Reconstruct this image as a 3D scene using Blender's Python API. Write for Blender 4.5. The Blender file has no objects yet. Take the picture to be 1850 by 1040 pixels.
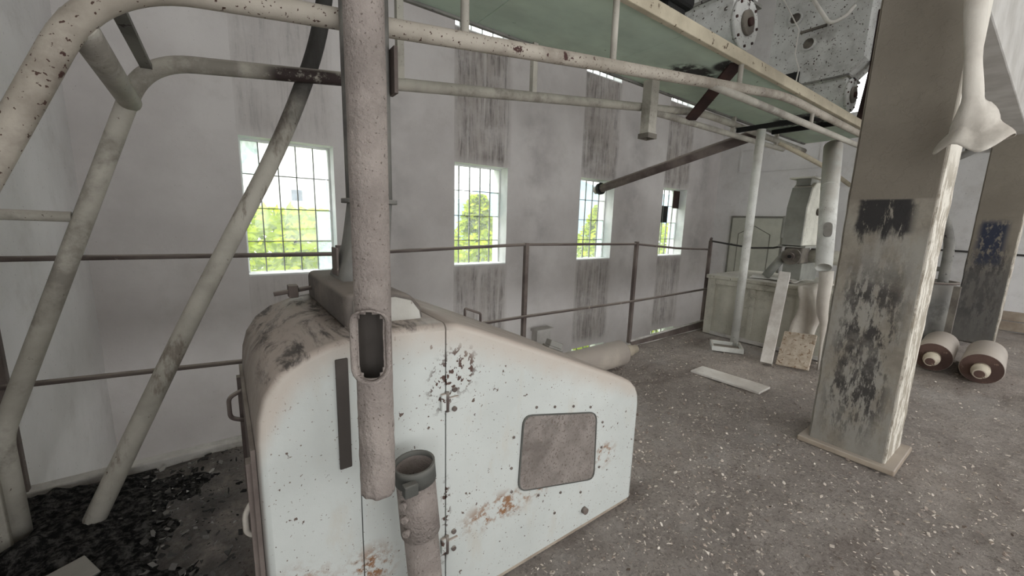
import bpy, bmesh, math, random
from mathutils import Vector, Matrix, noise as mnoise
random.seed(7)
scene = bpy.context.scene
C = scene.collection
PI = math.pi

# ------------------------------------------------------------------ camera, sky, light, exposure
cam = bpy.data.cameras.new('camera'); camo = bpy.data.objects.new('camera', cam); C.objects.link(camo)
cam.sensor_width = 36.0; cam.lens = 715.0 / 1850.0 * 36.0; cam.clip_start = 0.02; cam.clip_end = 400
Rm = Matrix(((0.8083, 0.0758, -0.5839), (-0.5881, 0.1532, -0.7941), (0.0293, 0.9853, 0.1685)))
camo.matrix_world = Matrix.Translation((0, 0, 1.45)) @ Rm.to_quaternion().to_matrix().to_4x4()
scene.camera = camo
w = bpy.data.worlds.new('overcast_sky'); scene.world = w; w.use_nodes = True
bg = w.node_tree.nodes['Background']; bg.inputs[0].default_value = (0.965, 0.985, 1.0, 1); bg.inputs[1].default_value = 4.4
scene.view_settings.view_transform = 'Standard'; scene.view_settings.look = 'None'
scene.view_settings.gamma = 1.0; scene.view_settings.use_curve_mapping = False
scene.view_settings.exposure = 0.16
scene.cycles.use_denoising = True
scene.cycles.max_bounces = 10; scene.cycles.diffuse_bounces = 7; scene.cycles.transparent_max_bounces = 12
scene.cycles.sample_clamp_indirect = 6
sun = bpy.data.lights.new('sun', 'SUN'); sun.energy = 1.6; sun.angle = math.radians(8); sun.color = (1.0, 0.96, 0.88)
suno = bpy.data.objects.new('sun', sun); C.objects.link(suno)
suno.rotation_euler = (math.radians(38), 0, math.radians(200))      # high hazy sun, from beyond the windows' far side

def portal(name, loc, rot, sx, sy):
    l = bpy.data.lights.new(name, 'AREA'); l.shape = 'RECTANGLE'; l.size = sx; l.size_y = sy
    l.cycles.is_portal = True
    o = bpy.data.objects.new(name, l); C.objects.link(o); o.location = loc; o.rotation_euler = rot

# ------------------------------------------------------------------ node helpers and materials
def lin(c):
    return tuple(((v/12.92) if v <= 0.04045 else ((v+0.055)/1.055)**2.4) for v in [x/255.0 for x in c[:3]]) + (1,)

class NT:
    def __init__(s, name, world=False):
        s.m = bpy.data.materials.new(name); s.m.use_nodes = True
        s.t = s.m.node_tree; s.b = s.t.nodes['Principled BSDF']; s.out = s.t.nodes['Material Output']
        tc = s.t.nodes.new('ShaderNodeTexCoord'); s.obj = tc.outputs['Object']
        g = s.t.nodes.new('ShaderNodeNewGeometry'); s.geo = g
        if world: s.obj = g.outputs['Position']
    def link(s, a, b): s.t.links.new(a, b)
    def setv(s, sock, v):
        if isinstance(v, (int, float)): sock.default_value = v
        elif isinstance(v, tuple): sock.default_value = v if len(v) == 4 or sock.type == 'VECTOR' else v + (1,)
        else: s.link(v, sock)
    def noise(s, scale, detail=4, rough=0.6, vec=None, stretch=None, off=None, dist=0.0):
        n = s.t.nodes.new('ShaderNodeTexNoise'); n.inputs['Scale'].default_value = scale
        n.inputs['Detail'].default_value = detail; n.inputs['Roughness'].default_value = rough
        n.inputs['Distortion'].default_value = dist
        v = vec or s.obj
        if stretch or off:
            mp = s.t.nodes.new('ShaderNodeMapping'); s.link(v, mp.inputs[0])
            if stretch: mp.inputs['Scale'].default_value = stretch
            if off: mp.inputs['Location'].default_value = off
            v = mp.outputs[0]
        s.link(v, n.inputs['Vector']); return n.outputs['Fac']
    def ramp(s, f, a, b, lo=0.0, hi=1.0):
        n = s.t.nodes.new('ShaderNodeMapRange'); n.interpolation_type = 'SMOOTHSTEP'
        s.setv(n.inputs[0], f); n.inputs[1].default_value = a; n.inputs[2].default_value = b
        n.inputs[3].default_value = lo; n.inputs[4].default_value = hi; return n.outputs[0]
    def math(s, op, a, b=0.0, c=None):
        n = s.t.nodes.new('ShaderNodeMath'); n.operation = op; s.setv(n.inputs[0], a); s.setv(n.inputs[1], b)
        if c is not None: s.setv(n.inputs[2], c)
        return n.outputs[0]
    def mul(s, *a):
        r = a[0]
        for x in a[1:]: r = s.math('MULTIPLY', r, x)
        return r
    def mix(s, f, a, b):
        n = s.t.nodes.new('ShaderNodeMix'); n.data_type = 'RGBA'
        s.setv(n.inputs[0], f); s.setv(n.inputs[6], a); s.setv(n.inputs[7], b); return n.outputs[2]
    def xyz(s, vec=None):
        n = s.t.nodes.new('ShaderNodeSeparateXYZ'); s.link(vec or s.obj, n.inputs[0]); return n.outputs
    def up(s, a=0.35, b=0.9):
        return s.ramp(s.xyz(s.geo.outputs['Normal'])[2], a, b)
    def band(s, v, a, b, soft=0.05):
        return s.mul(s.ramp(v, a-soft, a+soft), s.ramp(v, b-soft, b+soft, 1.0, 0.0))
    def blob(s, centre, rad, stretch=(1, 1, 1)):
        n = s.t.nodes.new('ShaderNodeVectorMath'); n.operation = 'SUBTRACT'; s.link(s.obj, n.inputs[0]); n.inputs[1].default_value = centre
        k = s.t.nodes.new('ShaderNodeVectorMath'); k.operation = 'MULTIPLY'; s.link(n.outputs[0], k.inputs[0]); k.inputs[1].default_value = stretch
        l = s.t.nodes.new('ShaderNodeVectorMath'); l.operation = 'LENGTH'; s.link(k.outputs[0], l.inputs[0])
        return s.ramp(l.outputs['Value'], 0.0, rad, 1.0, 0.0)
    def bump(s, h, strength=0.3, dist=0.01):
        n = s.t.nodes.new('ShaderNodeBump'); n.inputs['Strength'].default_value = strength; n.inputs['Distance'].default_value = dist
        s.link(h, n.inputs['Height']); s.link(n.outputs[0], s.b.inputs['Normal'])
    def done(s, col, rough=0.8, metal=0.0, spec=0.3):
        s.setv(s.b.inputs['Base Color'], col); s.setv(s.b.inputs['Roughness'], rough); s.b.inputs['Metallic'].default_value = metal
        s.b.inputs['Specular IOR Level'].default_value = spec; return s.m

def paint(name, c1, c2, chip=None, chip_amt=0.63, chip_scale=18, dust=None, dust_amt=0.7, soot=None, soot_amt=0.0, rough=0.7, scale=3.0, bump=0.15, bscale=90, metal=0.0, speck=None, speck_t=0.70, speck_scale=70):
    n = NT(name)
    col = n.mix(n.ramp(n.noise(scale, 6), 0.35, 0.65), lin(c1), lin(c2))
    if soot: col = n.mix(n.mul(n.ramp(n.noise(scale*0.8, 7, 0.7, off=(3, 1, 7)), 0.48, 0.66), soot_amt), col, lin(soot))
    if chip: col = n.mix(n.ramp(n.noise(chip_scale, 5, 0.65, off=(9, 2, 4)), chip_amt, chip_amt+0.03), col, lin(chip))
    if speck: col = n.mix(n.ramp(n.noise(speck_scale, 2, 0.5, off=(2, 8, 5)), speck_t, speck_t+0.02), col, lin(speck))
    if dust: col = n.mix(n.mul(n.up(0.25, 0.85), n.ramp(n.noise(6, 5), 0.2, 0.6), dust_amt), col, lin(dust))
    n.bump(n.noise(bscale, 5), bump, 0.01)
    return n.done(col, rough, metal)

def wall_mat(name, stains):
    n = NT(name); x, y, z = n.xyz()
    col = n.mix(n.ramp(n.noise(0.9, 6, 0.6), 0.3, 0.7), lin((187, 182, 179) if stains else (204, 202, 200)), lin((204, 200, 197) if stains else (222, 220, 219)))  # plain plaster coloured lighter to carry the light on the left wall
    col = n.mix(n.mul(n.ramp(n.noise(2.3, 7, 0.7, off=(4, 4, 1)), 0.5, 0.75), 0.4), col, lin((176, 171, 166)))
    if stains:
        # rain-washed soot running down the wall below each upper and each main window (bays of 2.435 m)
        ph = n.math('MODULO', n.math('ADD', x, 2.435 - 0.20), 2.435)
        bay = n.band(ph, 0.0, 0.90, 0.07)
        run = n.noise(6.0, 7, 0.7, stretch=(1.0, 1.0, 0.10), dist=0.6)
        fine = n.noise(22.0, 5, 0.7, stretch=(1.0, 1.0, 0.09), off=(7, 0, 0), dist=0.5)
        blot = n.noise(4.0, 6, 0.7, off=(1, 9, 3))
        s1 = n.mul(n.ramp(run, 0.40, 0.66), n.ramp(blot, 0.28, 0.6))
        s2 = n.mul(n.ramp(fine, 0.48, 0.66), n.ramp(blot, 0.3, 0.62))
        zone = n.math('ADD', n.band(z, 2.25, 3.98, 0.10), n.mul(n.band(z, -0.75, 0.76, 0.12), 0.85))
        allm = n.mul(bay, zone)
        skip = n.ramp(x, 1.3, 1.9, 0.35, 1.0)
        col = n.mix(n.mul(allm, n.ramp(n.noise(2.2, 6, 0.7, off=(0, 3, 6)), 0.3, 0.65, 0.35, 0.9), skip), col, lin((164, 157, 151)))
        col = n.mix(n.mul(allm, s1, 0.62, skip), col, lin((104, 99, 96)))
        col = n.mix(n.mul(allm, s2, 0.62, skip), col, lin((70, 67, 66)))
        col = n.mix(n.mul(allm, n.ramp(n.noise(11, 5, 0.6, stretch=(1, 1, 0.04), off=(2, 5, 5)), 0.56, 0.64), 0.6, skip), col, lin((196, 192, 188)))
        # soft grey bloom between the bays
        sh = n.band(ph, 1.15, 1.75, 0.35)
        col = n.mix(n.mul(sh, n.band(z, 0.4, 3.4, 0.8), n.ramp(n.noise(1.4, 5), 0.35, 0.65), 0.6, skip), col, lin((136, 131, 129)))
    col = n.mix(n.mul(n.ramp(n.noise(55, 3, 0.6), 0.68, 0.71), 0.6), col, lin((120, 116, 112)))
    n.bump(n.noise(35, 8, 0.7), 0.25, 0.01)
    return n.done(col, 0.92, 0, 0.15)

MT = {}
MT['wall_stained'] = wall_mat('stained_plaster', True)
MT['wall'] = wall_mat('lit_plain_plaster', False)
MT['ceil'] = paint('ceiling_plaster', (190, 187, 182), (170, 166, 160))
MT['reveal'] = paint('white_reveal', (236, 238, 236), (220, 222, 220), bump=0.05)
MT['machine_plain'] = paint('white_sheet_enamel', (188, 186, 179), (172, 168, 160), soot=(150, 142, 132), soot_amt=0.5, chip=(110, 96, 86), chip_amt=0.67, chip_scale=24)
MT['winbar'] = paint('window_steel', (150, 152, 148), (128, 130, 126))
MT['pipe'] = paint('cream_pipe_paint', (182, 177, 166), (158, 153, 143), chip=(84, 70, 62), chip_amt=0.69, chip_scale=26, dust=(176, 168, 158), soot=(112, 106, 98), soot_amt=0.75, speck=(86, 74, 66), speck_t=0.70, speck_scale=110)
MT['pipe_rust'] = paint('rust_chipped_pipe_paint', (178, 170, 158), (154, 146, 134), chip=(70, 46, 42), chip_amt=0.635, chip_scale=15, dust=(178, 168, 156), soot=(124, 114, 104), soot_amt=0.7, speck=(74, 54, 46), speck_t=0.655, speck_scale=80)
def far_pipe():
    n = NT('cream_pipe_with_burnt_patch', True)
    col = n.mix(n.ramp(n.noise(3, 6), 0.35, 0.65), lin((176, 171, 160)), lin((148, 143, 133)))
    col = n.mix(n.mul(n.ramp(n.noise(4, 6, 0.7, off=(3, 1, 7)), 0.48, 0.66), 0.7), col, lin((112, 106, 98)))
    col = n.mix(n.ramp(n.noise(26, 5, 0.65), 0.68, 0.71), col, lin((84, 70, 62)))
    col = n.mix(n.mul(n.ramp(n.blob((0.50, 2.42, 2.13), 0.42, (1, 1, 3.5)), 0.1, 0.5), n.ramp(n.noise(14, 6, 0.75), 0.36, 0.48)), col, lin((54, 44, 42)))
    col = n.mix(n.mul(n.up(0.4, 0.9), 0.5), col, lin((176, 168, 158)))
    n.bump(n.noise(90, 5), 0.15, 0.01); return n.done(col, 0.75)
MT['pipe_far'] = far_pipe()
def sooty_pipe():
    n = NT('cream_pipe_sooted_above', True); x, y, z = n.xyz()
    col = n.mix(n.ramp(n.noise(3, 6), 0.35, 0.65), lin((182, 177, 166)), lin((152, 147, 137)))
    col = n.mix(n.ramp(n.noise(24, 5, 0.65), 0.66, 0.69), col, lin((84, 70, 62)))
    col = n.mix(n.mul(n.ramp(n.noise(9, 6, 0.7, stretch=(1, 1, 0.3)), 0.5, 0.62), 0.7), col, lin((104, 92, 82)))
    col = n.mix(n.ramp(n.math('ADD', z, n.mul(n.noise(6, 5), 0.5)), 1.95, 2.5, 0.0, 0.95), col, lin((44, 42, 41)))
    n.bump(n.noise(90, 5), 0.15, 0.01); return n.done(col, 0.75)
MT['pipe_sooty'] = sooty_pipe()
MT['pipe_dark'] = paint('dark_pipe_paint', (132, 130, 124), (102, 100, 96), chip=(50, 44, 42), chip_amt=0.62, dust=(160, 155, 146))
MT['rough_pipe'] = paint('dust_caked_pipe', (164, 154, 147), (146, 136, 130), soot=(128, 120, 114), soot_amt=0.6, bump=1.0, bscale=110, rough=0.95, scale=8, speck=(112, 102, 96), speck_t=0.66, speck_scale=140)
MT['grey_pipe'] = paint('grey_spout_paint', (136, 134, 128), (104, 103, 100), dust=(160, 154, 146), soot=(76, 72, 68), soot_amt=0.7)
MT['boot'] = paint('dusty_boot', (118, 110, 103), (94, 88, 83), dust=(150, 140, 131), soot=(72, 67, 64), soot_amt=0.7, scale=6)
MT['white_pipe'] = paint('white_pipe_paint', (222, 222, 216), (200, 200, 194), dust=(214, 206, 196), soot=(160, 156, 150), soot_amt=0.5, speck=(110, 100, 92))
MT['deck'] = paint('pale_green_sheet', (176, 192, 180), (160, 177, 167), soot=(138, 148, 140), soot_amt=0.6, rough=0.6, scale=1.6, bump=0.05, bscale=10)
def deck_mat():
    n = NT('pale_green_sheet', True)
    col = n.mix(n.ramp(n.noise(1.6, 5), 0.35, 0.65), lin((196, 212, 194)), lin((182, 199, 184)))
    col = n.mix(n.mul(n.ramp(n.noise(1.1, 6, 0.6, stretch=(0.5, 1, 1)), 0.5, 0.7), 0.5), col, lin((140, 148, 138)))
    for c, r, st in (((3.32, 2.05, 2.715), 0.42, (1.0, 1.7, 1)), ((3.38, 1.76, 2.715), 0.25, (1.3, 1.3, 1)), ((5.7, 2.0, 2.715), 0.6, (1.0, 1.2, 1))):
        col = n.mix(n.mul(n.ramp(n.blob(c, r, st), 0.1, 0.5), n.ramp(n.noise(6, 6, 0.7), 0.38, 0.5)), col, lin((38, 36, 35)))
    col = n.mix(n.ramp(n.noise(16, 5, 0.6), 0.70, 0.72), col, lin((96, 90, 80)))
    return n.done(col, 0.6)
MT['deck'] = deck_mat()
MT['beam'] = paint('cream_channel_paint', (196, 186, 164), (172, 162, 142), chip=(96, 82, 66), chip_amt=0.63, chip_scale=16, dust=(190, 180, 164))
MT['rail'] = paint('brown_rail_steel', (112, 102, 96), (82, 72, 68), chip=(150, 140, 130), chip_amt=0.66, dust=(168, 160, 150), dust_amt=0.8)
MT['darkrust'] = paint('maroon_rust', (74, 52, 48), (52, 38, 36), rough=0.85)
MT['black'] = paint('plain_black', (38, 37, 36), (24, 24, 24))
MT['wood_white'] = paint('whitewashed_wood', (226, 222, 216), (204, 198, 190), soot=(170, 160, 150), soot_amt=0.5, chip=(150, 134, 120), chip_amt=0.68)
MT['wood'] = paint('dusty_board', (172, 160, 144), (140, 126, 112), dust=(180, 170, 160), bscale=40)
MT['board'] = paint('chip_board', (212, 200, 184), (186, 170, 150), scale=22, speck=(150, 126, 104), speck_t=0.62, speck_scale=40)
MT['cloth'] = paint('dusty_cloth', (206, 200, 190), (184, 176, 166), soot=(150, 142, 132), soot_amt=0.5, rough=1.0, bump=0.3, bscale=50)
MT['cloth_brown'] = paint('brown_sack_cloth', (150, 136, 124), (128, 114, 102), rough=1.0)
MT['paper'] = paint('dusty_paper', (222, 220, 214), (200, 196, 190))
MT['binpaint'] = paint('pale_bin_paint', (196, 193, 180), (176, 173, 160), soot=(140, 134, 122), soot_amt=0.7, dust=(206, 202, 194), speck=(92, 84, 74), speck_t=0.69)
MT['grinder'] = paint('ivory_machine_paint', (214, 212, 200), (196, 194, 182), soot=(150, 148, 138), soot_amt=0.4, dust=(190, 184, 174), speck=(110, 104, 94))
MT['grinder_grey'] = paint('grey_paint_and_shade', (150, 150, 142), (128, 128, 122), dust=(180, 176, 168))
MT['motor'] = paint('worn_motor_iron', (128, 122, 112), (92, 86, 80), soot=(50, 46, 42), soot_amt=0.8, dust=(160, 152, 142))
MT['hopper'] = paint('speckled_hopper_paint', (206, 206, 202), (186, 186, 182), chip=(70, 60, 54), chip_amt=0.66, chip_scale=12, soot=(140, 136, 130), soot_amt=0.6, speck=(74, 62, 56), speck_t=0.65, speck_scale=40)
MT['rollerw'] = paint('roller_shell', (188, 178, 166), (164, 154, 145), dust=(182, 172, 162), rough=0.6, soot=(160, 150, 140), soot_amt=0.5)
MT['rollerend'] = paint('roller_rust_end', (98, 76, 68), (74, 56, 50), chip=(120, 100, 88), chip_amt=0.62)
MT['shaft'] = paint('roller_shaft', (206, 196, 178), (180, 168, 150), chip=(90, 74, 62), chip_amt=0.64)
MT['strip'] = paint('dull_brown', (82, 76, 71), (66, 61, 57))
MT['clamp'] = paint('grey_clamp_rubber', (92, 92, 88), (70, 70, 66), dust=(130, 128, 122))
MT['glasswin'] = paint('dusty_porthole', (140, 132, 126), (122, 114, 108), scale=7, speck=(104, 94, 88), speck_t=0.60, speck_scale=130, rough=0.6, soot=(100, 93, 88), soot_amt=0.7)
MT['kerb'] = paint('whitewashed_kerb', (206, 202, 196), (180, 176, 170), soot=(130, 124, 116), soot_amt=0.6)
MT['panel'] = paint('pale_olive_door_paint', (190, 190, 178), (176, 176, 164))
MT['panel_line'] = paint('dark_line_paint', (128, 126, 116), (110, 108, 100))
MT['cable'] = paint('cable_grey', (72, 70, 68), (56, 54, 52))
MT['bright_cable'] = paint('pale_hose', (216, 212, 204), (180, 176, 168))

def machine_mat():
    n = NT('chipped_machine_enamel', True); x, y, z = n.xyz()
    col = n.mix(n.ramp(n.noise(2.2, 6), 0.35, 0.7), lin((194, 197, 193)), lin((184, 187, 183)))
    col = n.mix(n.mul(n.ramp(n.noise(7, 7, 0.7, stretch=(1, 1, 0.35)), 0.54, 0.72), 0.5), col, lin((186, 180, 168)))
    # rust bleeding from the inspection window and along the foot of the panels
    rn = n.ramp(n.noise(26, 7, 0.75), 0.46, 0.60)
    for c, r, s, k in (((0.80, 1.13, 0.335), 0.24, (1.0, 1, 2.6), 0.95), ((1.0, 1.13, 0.345), 0.14, (1.0, 1, 2.5), 0.8), ((1.40, 1.13, 0.355), 0.15, (1.2, 1, 1.6), 0.95),
                    ((0.30, 1.13, 0.34), 0.12, (1.0, 1, 1.0), 0.9), ((0.10, 1.13, 0.36), 0.14, (1, 1, 1), 0.8)):
        col = n.mix(n.mul(n.blob(c, r, s), rn, k * 1.6), col, lin((138, 102, 74)))
    # flaked paint down the door seam
    ch = n.ramp(n.noise(38, 4, 0.6, off=(3, 3, 3)), 0.53, 0.57)
    for c, r, s in (((0.555, 1.13, 0.90), 0.10, (1.4, 1, 0.8)), ((0.62, 1.13, 0.95), 0.10, (1, 1, 0.8)), ((0.57, 1.13, 0.45), 0.10, (4, 1, 0.7)), ((0.545, 1.13, 0.28), 0.08, (1.6, 1, 1))):
        col = n.mix(n.mul(n.blob(c, r, s), ch, 2.0), col, lin((78, 58, 50)))
    col = n.mix(n.ramp(n.noise(42, 3, 0.55, off=(5, 0, 2)), 0.695, 0.71), col, lin((96, 82, 74)))
    col = n.mix(n.ramp(n.noise(120, 2, 0.5, off=(1, 5, 2)), 0.70, 0.72), col, lin((120, 108, 98)))
    # dust settled on everything that faces up, soot smears on the curved end
    a_ = n.math('MAXIMUM', n.math('SUBTRACT', x, 0.6), 0.0); b_ = n.math('MAXIMUM', n.math('SUBTRACT', 0.22, x), 0.0)
    top = n.math('SUBTRACT', n.math('SUBTRACT', 1.11, n.mul(a_, 0.43)), n.mul(b_, b_, 6.6))
    dd = n.math('ADD', n.math('SUBTRACT', z, top), n.mul(n.math('SUBTRACT', n.noise(6, 6, 0.7), 0.5), 0.12))
    col = n.mix(n.ramp(dd, -0.13, -0.01, 0.0, 0.85), col, lin((182, 171, 160)))
    up = n.up(0.12, 0.65)
    col = n.mix(n.mul(up, n.ramp(n.noise(5, 5), 0.1, 0.45)), col, lin((176, 164, 154)))
    so = n.mul(up, n.ramp(x, 0.42, 0.60, 1.0, 0.0), n.ramp(n.noise(4.5, 7, 0.75, stretch=(1.6, 0.7, 1), dist=1.2), 0.47, 0.62))
    col = n.mix(n.mul(so, 0.9), col, lin((66, 62, 60)))
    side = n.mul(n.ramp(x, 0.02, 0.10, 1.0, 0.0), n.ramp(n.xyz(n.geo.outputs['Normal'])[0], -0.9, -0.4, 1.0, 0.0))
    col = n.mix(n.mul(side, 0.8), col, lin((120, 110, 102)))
    n.bump(n.noise(60, 6, 0.7), 0.12, 0.006)
    return n.done(col, n.ramp(n.noise(9, 4), 0.3, 0.7, 0.45, 0.8), 0, 0.35)
MT['machine'] = machine_mat()

def pillar_mat(name, blue):
    n = NT(name, True); x, y, z = n.xyz()
    col = n.mix(n.ramp(n.noise(1.3, 5), 0.35, 0.65), lin((134, 127, 115)), lin((120, 113, 102)))
    if not blue: col = n.mix(n.mul(n.ramp(z, 1.645, 1.635), 0.8), col, n.mix(n.ramp(n.noise(5, 6, 0.7), 0.4, 0.6), lin((146, 140, 128)), lin((128, 121, 110))))
    low = n.ramp(z, 1.35 if not blue else 1.0, 1.05 if not blue else 0.7)        # below shoulder height the paint is worn through
    grey = n.ramp(n.noise(7, 7, 0.7, stretch=(1, 1, 0.35)), 0.40, 0.58)
    dark = n.ramp(n.noise(13, 8, 0.78, stretch=(1, 1, 0.28), off=(2, 2, 2)), 0.465, 0.535)
    lowf = n.ramp(z, 1.62, 1.30, 0.0, 1.0) if not blue else n.ramp(z, 1.3, 0.6, 0.0, 1.0)
    col = n.mix(n.mul(lowf, grey, 0.7), col, lin((150, 147, 140)))
    edge = n.band(y, (0.48 if not blue else 0.34), (0.76 if not blue else 0.70), 0.05)
    zone = n.math('MAXIMUM', n.band(z, 0.18, 1.22, 0.2), n.mul(n.band(z, 1.44, 1.62, 0.02), n.band(y, 0.50, 0.76, 0.03), 1.0 if not blue else 0.0))
    col = n.mix(n.mul(n.mul(zone, edge), n.ramp(n.noise(4, 5, 0.7), 0.3, 0.55, 0.35, 1.0), dark, 0.95), col, lin((60, 57, 55)))
    if not blue: col = n.mix(n.mul(n.ramp(z, 1.645, 1.63), n.ramp(n.math('ADD', z, n.mul(n.noise(14, 6, 0.75, stretch=(1, 1, 0.25)), 0.35)), 1.56, 1.64), n.band(n.math('ADD', y, n.mul(n.noise(7, 4), 0.08)), 0.57, 0.80, 0.015), n.ramp(n.noise(16, 6, 0.75, stretch=(1, 1, 0.3), off=(4, 0, 4)), 0.40, 0.47)), col, lin((52, 50, 49)))
    if blue:
        col = n.mix(n.mul(n.band(z, 1.05, 1.62, 0.05), n.band(y, 0.40, 0.64, 0.04), n.ramp(n.noise(7, 6, 0.7, stretch=(1, 2.0, 1)), 0.40, 0.5)), col, lin((50, 54, 68)))
        col = n.mix(n.mul(n.band(z, -0.1, 1.05, 0.2), 0.75), col, lin((84, 82, 80)))
    # the outer corner and side: flaking whitewash, coloured lighter for the light it catches
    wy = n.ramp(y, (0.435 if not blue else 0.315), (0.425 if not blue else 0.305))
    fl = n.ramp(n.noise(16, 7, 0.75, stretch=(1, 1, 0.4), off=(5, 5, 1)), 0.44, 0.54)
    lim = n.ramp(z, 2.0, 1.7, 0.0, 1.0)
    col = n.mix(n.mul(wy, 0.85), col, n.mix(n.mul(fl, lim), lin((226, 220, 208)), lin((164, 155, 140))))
    n.bump(n.math('ADD', n.noise(24, 8, 0.75), n.mul(n.ramp(n.noise(11, 6, 0.7), 0.5, 0.55), 0.5)), 0.35, 0.012)
    return n.done(col, 0.85, 0, 0.25)
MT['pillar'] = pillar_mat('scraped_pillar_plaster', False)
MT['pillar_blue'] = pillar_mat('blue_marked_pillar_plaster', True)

def floor_mat():
    n = NT('dusty_floor'); x, y, z = n.xyz()
    col = n.mix(n.ramp(n.noise(3.0, 8, 0.7), 0.35, 0.65), lin((212, 201, 192)), lin((186, 175, 167)))
    col = n.mix(n.mul(n.ramp(n.noise(45, 6, 0.8), 0.5, 0.62), 0.9), col, lin((222, 212, 203)))
    col = n.mix(n.mul(n.ramp(n.noise(60, 6, 0.8, off=(3, 7, 1)), 0.52, 0.60), 0.75), col, lin((146, 135, 127)))
    col = n.mix(n.mul(n.ramp(n.noise(1.1, 5, 0.6, off=(8, 2, 0)), 0.52, 0.72), 0.6), col, lin((220, 214, 209)))
    col = n.mix(n.mul(n.ramp(n.noise(1.7, 6, 0.6, off=(1, 2, 6), stretch=(0.5, 1.4, 1)), 0.55, 0.72), 0.55), col, lin((136, 121, 112)))
    # floor greyer and darker in patches towards the left wall
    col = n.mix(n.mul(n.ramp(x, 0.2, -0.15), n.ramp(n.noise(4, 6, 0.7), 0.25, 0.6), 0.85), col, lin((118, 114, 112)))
    n.bump(n.math('ADD', n.noise(45, 8, 0.8), n.mul(n.noise(11, 6, 0.7), 1.5)), 1.0, 0.04)
    return n.done(col, 0.95, 0, 0.1)
MT['floor'] = floor_mat()

def island_mat(name, stops):
    n = NT(name); r = n.t.nodes.new('ShaderNodeValToRGB'); n.link(n.geo.outputs['Random Per Island'], r.inputs[0])
    e = r.color_ramp.elements; r.color_ramp.interpolation = 'LINEAR'
    e[0].position = stops[0][0]; e[0].color = lin(stops[0][1]); e[1].position = stops[-1][0]; e[1].color = lin(stops[-1][1])
    for p, c in stops[1:-1]:
        k = e.new(p); k.color = lin(c)
    return n, r.outputs[0]
n, c = island_mat('floor_chaff', [(0, (104, 92, 84)), (0.3, (172, 158, 147)), (0.8, (206, 194, 182)), (1, (230, 220, 208))]); MT['chaff'] = n.done(c, 0.95, 0, 0.1)
n, c = island_mat('sooty_chips', [(0, (34, 33, 33)), (0.5, (80, 78, 76)), (0.9, (132, 128, 124)), (1, (178, 174, 170))]); MT['sootchip'] = n.done(c, 0.95, 0, 0.1)
n, c = island_mat('leaves', [(0, (124, 146, 6)), (0.5, (172, 192, 12)), (1, (210, 220, 34))])
tr = n.t.nodes.new('ShaderNodeBsdfTranslucent'); n.link(c, tr.inputs[0]); n.done(c, 0.6, 0, 0.2)
mx = n.t.nodes.new('ShaderNodeMixShader'); mx.inputs[0].default_value = 0.45
n.link(n.b.outputs[0], mx.inputs[1]); n.link(tr.outputs[0], mx.inputs[2]); n.link(mx.outputs[0], n.out.inputs[0]); MT['leaf'] = n.m
MT['trunk'] = paint('bark', (96, 84, 70), (70, 60, 50))
MT['grass'] = paint('grass_ground', (112, 118, 92), (92, 98, 76), scale=1.0)
MT['hill'] = paint('hazy_hill', (150, 172, 186), (140, 162, 176), scale=0.1)
MT['farwall'] = paint('far_house_wall', (232, 232, 228), (216, 216, 212)); MT['farroof'] = paint('far_house_roof', (150, 150, 158), (130, 130, 140)); MT['farglass'] = paint('far_window', (90, 100, 112), (70, 80, 92))
n = NT('dark_dirt'); MT['dirt'] = n.done(n.mix(n.ramp(n.noise(30, 7, 0.75), 0.42, 0.66), lin((30, 29, 29)), lin((104, 101, 98))), 0.97, 0, 0.08)
n.bump(n.noise(40, 8, 0.8), 0.9, 0.03)

def glass(name, dustc, amt):
    n = NT(name)
    t = n.t.nodes.new('ShaderNodeBsdfTransparent'); t.inputs[0].default_value = (0.955, 0.96, 0.955, 1)
    d = n.t.nodes.new('ShaderNodeBsdfTranslucent'); d.inputs[0].default_value = lin(dustc)
    d2 = n.t.nodes.new('ShaderNodeBsdfDiffuse'); d2.inputs[0].default_value = lin(dustc)
    a = n.t.nodes.new('ShaderNodeAddShader'); n.link(d.outputs[0], a.inputs[0]); n.link(d2.outputs[0], a.inputs[1])
    m1 = n.t.nodes.new('ShaderNodeMixShader'); n.setv(m1.inputs[0], n.ramp(n.noise(14, 5, 0.7), 0.3, 0.75, amt*0.4, amt))
    n.link(t.outputs[0], m1.inputs[1]); n.link(d.outputs[0], m1.inputs[2])
    g = n.t.nodes.new('ShaderNodeBsdfGlossy'); g.inputs['Roughness'].default_value = 0.05
    m2 = n.t.nodes.new('ShaderNodeMixShader'); m2.inputs[0].default_value = 0.04
    n.link(m1.outputs[0], m2.inputs[1]); n.link(g.outputs[0], m2.inputs[2]); n.link(m2.outputs[0], n.out.inputs[0]); return n.m
MT['pane'] = glass('clear_pane_glass', (220, 226, 226), 0.12)
MT['pane_dusty'] = glass('dusty_pane_glass', (196, 214, 214), 0.75)

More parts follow.
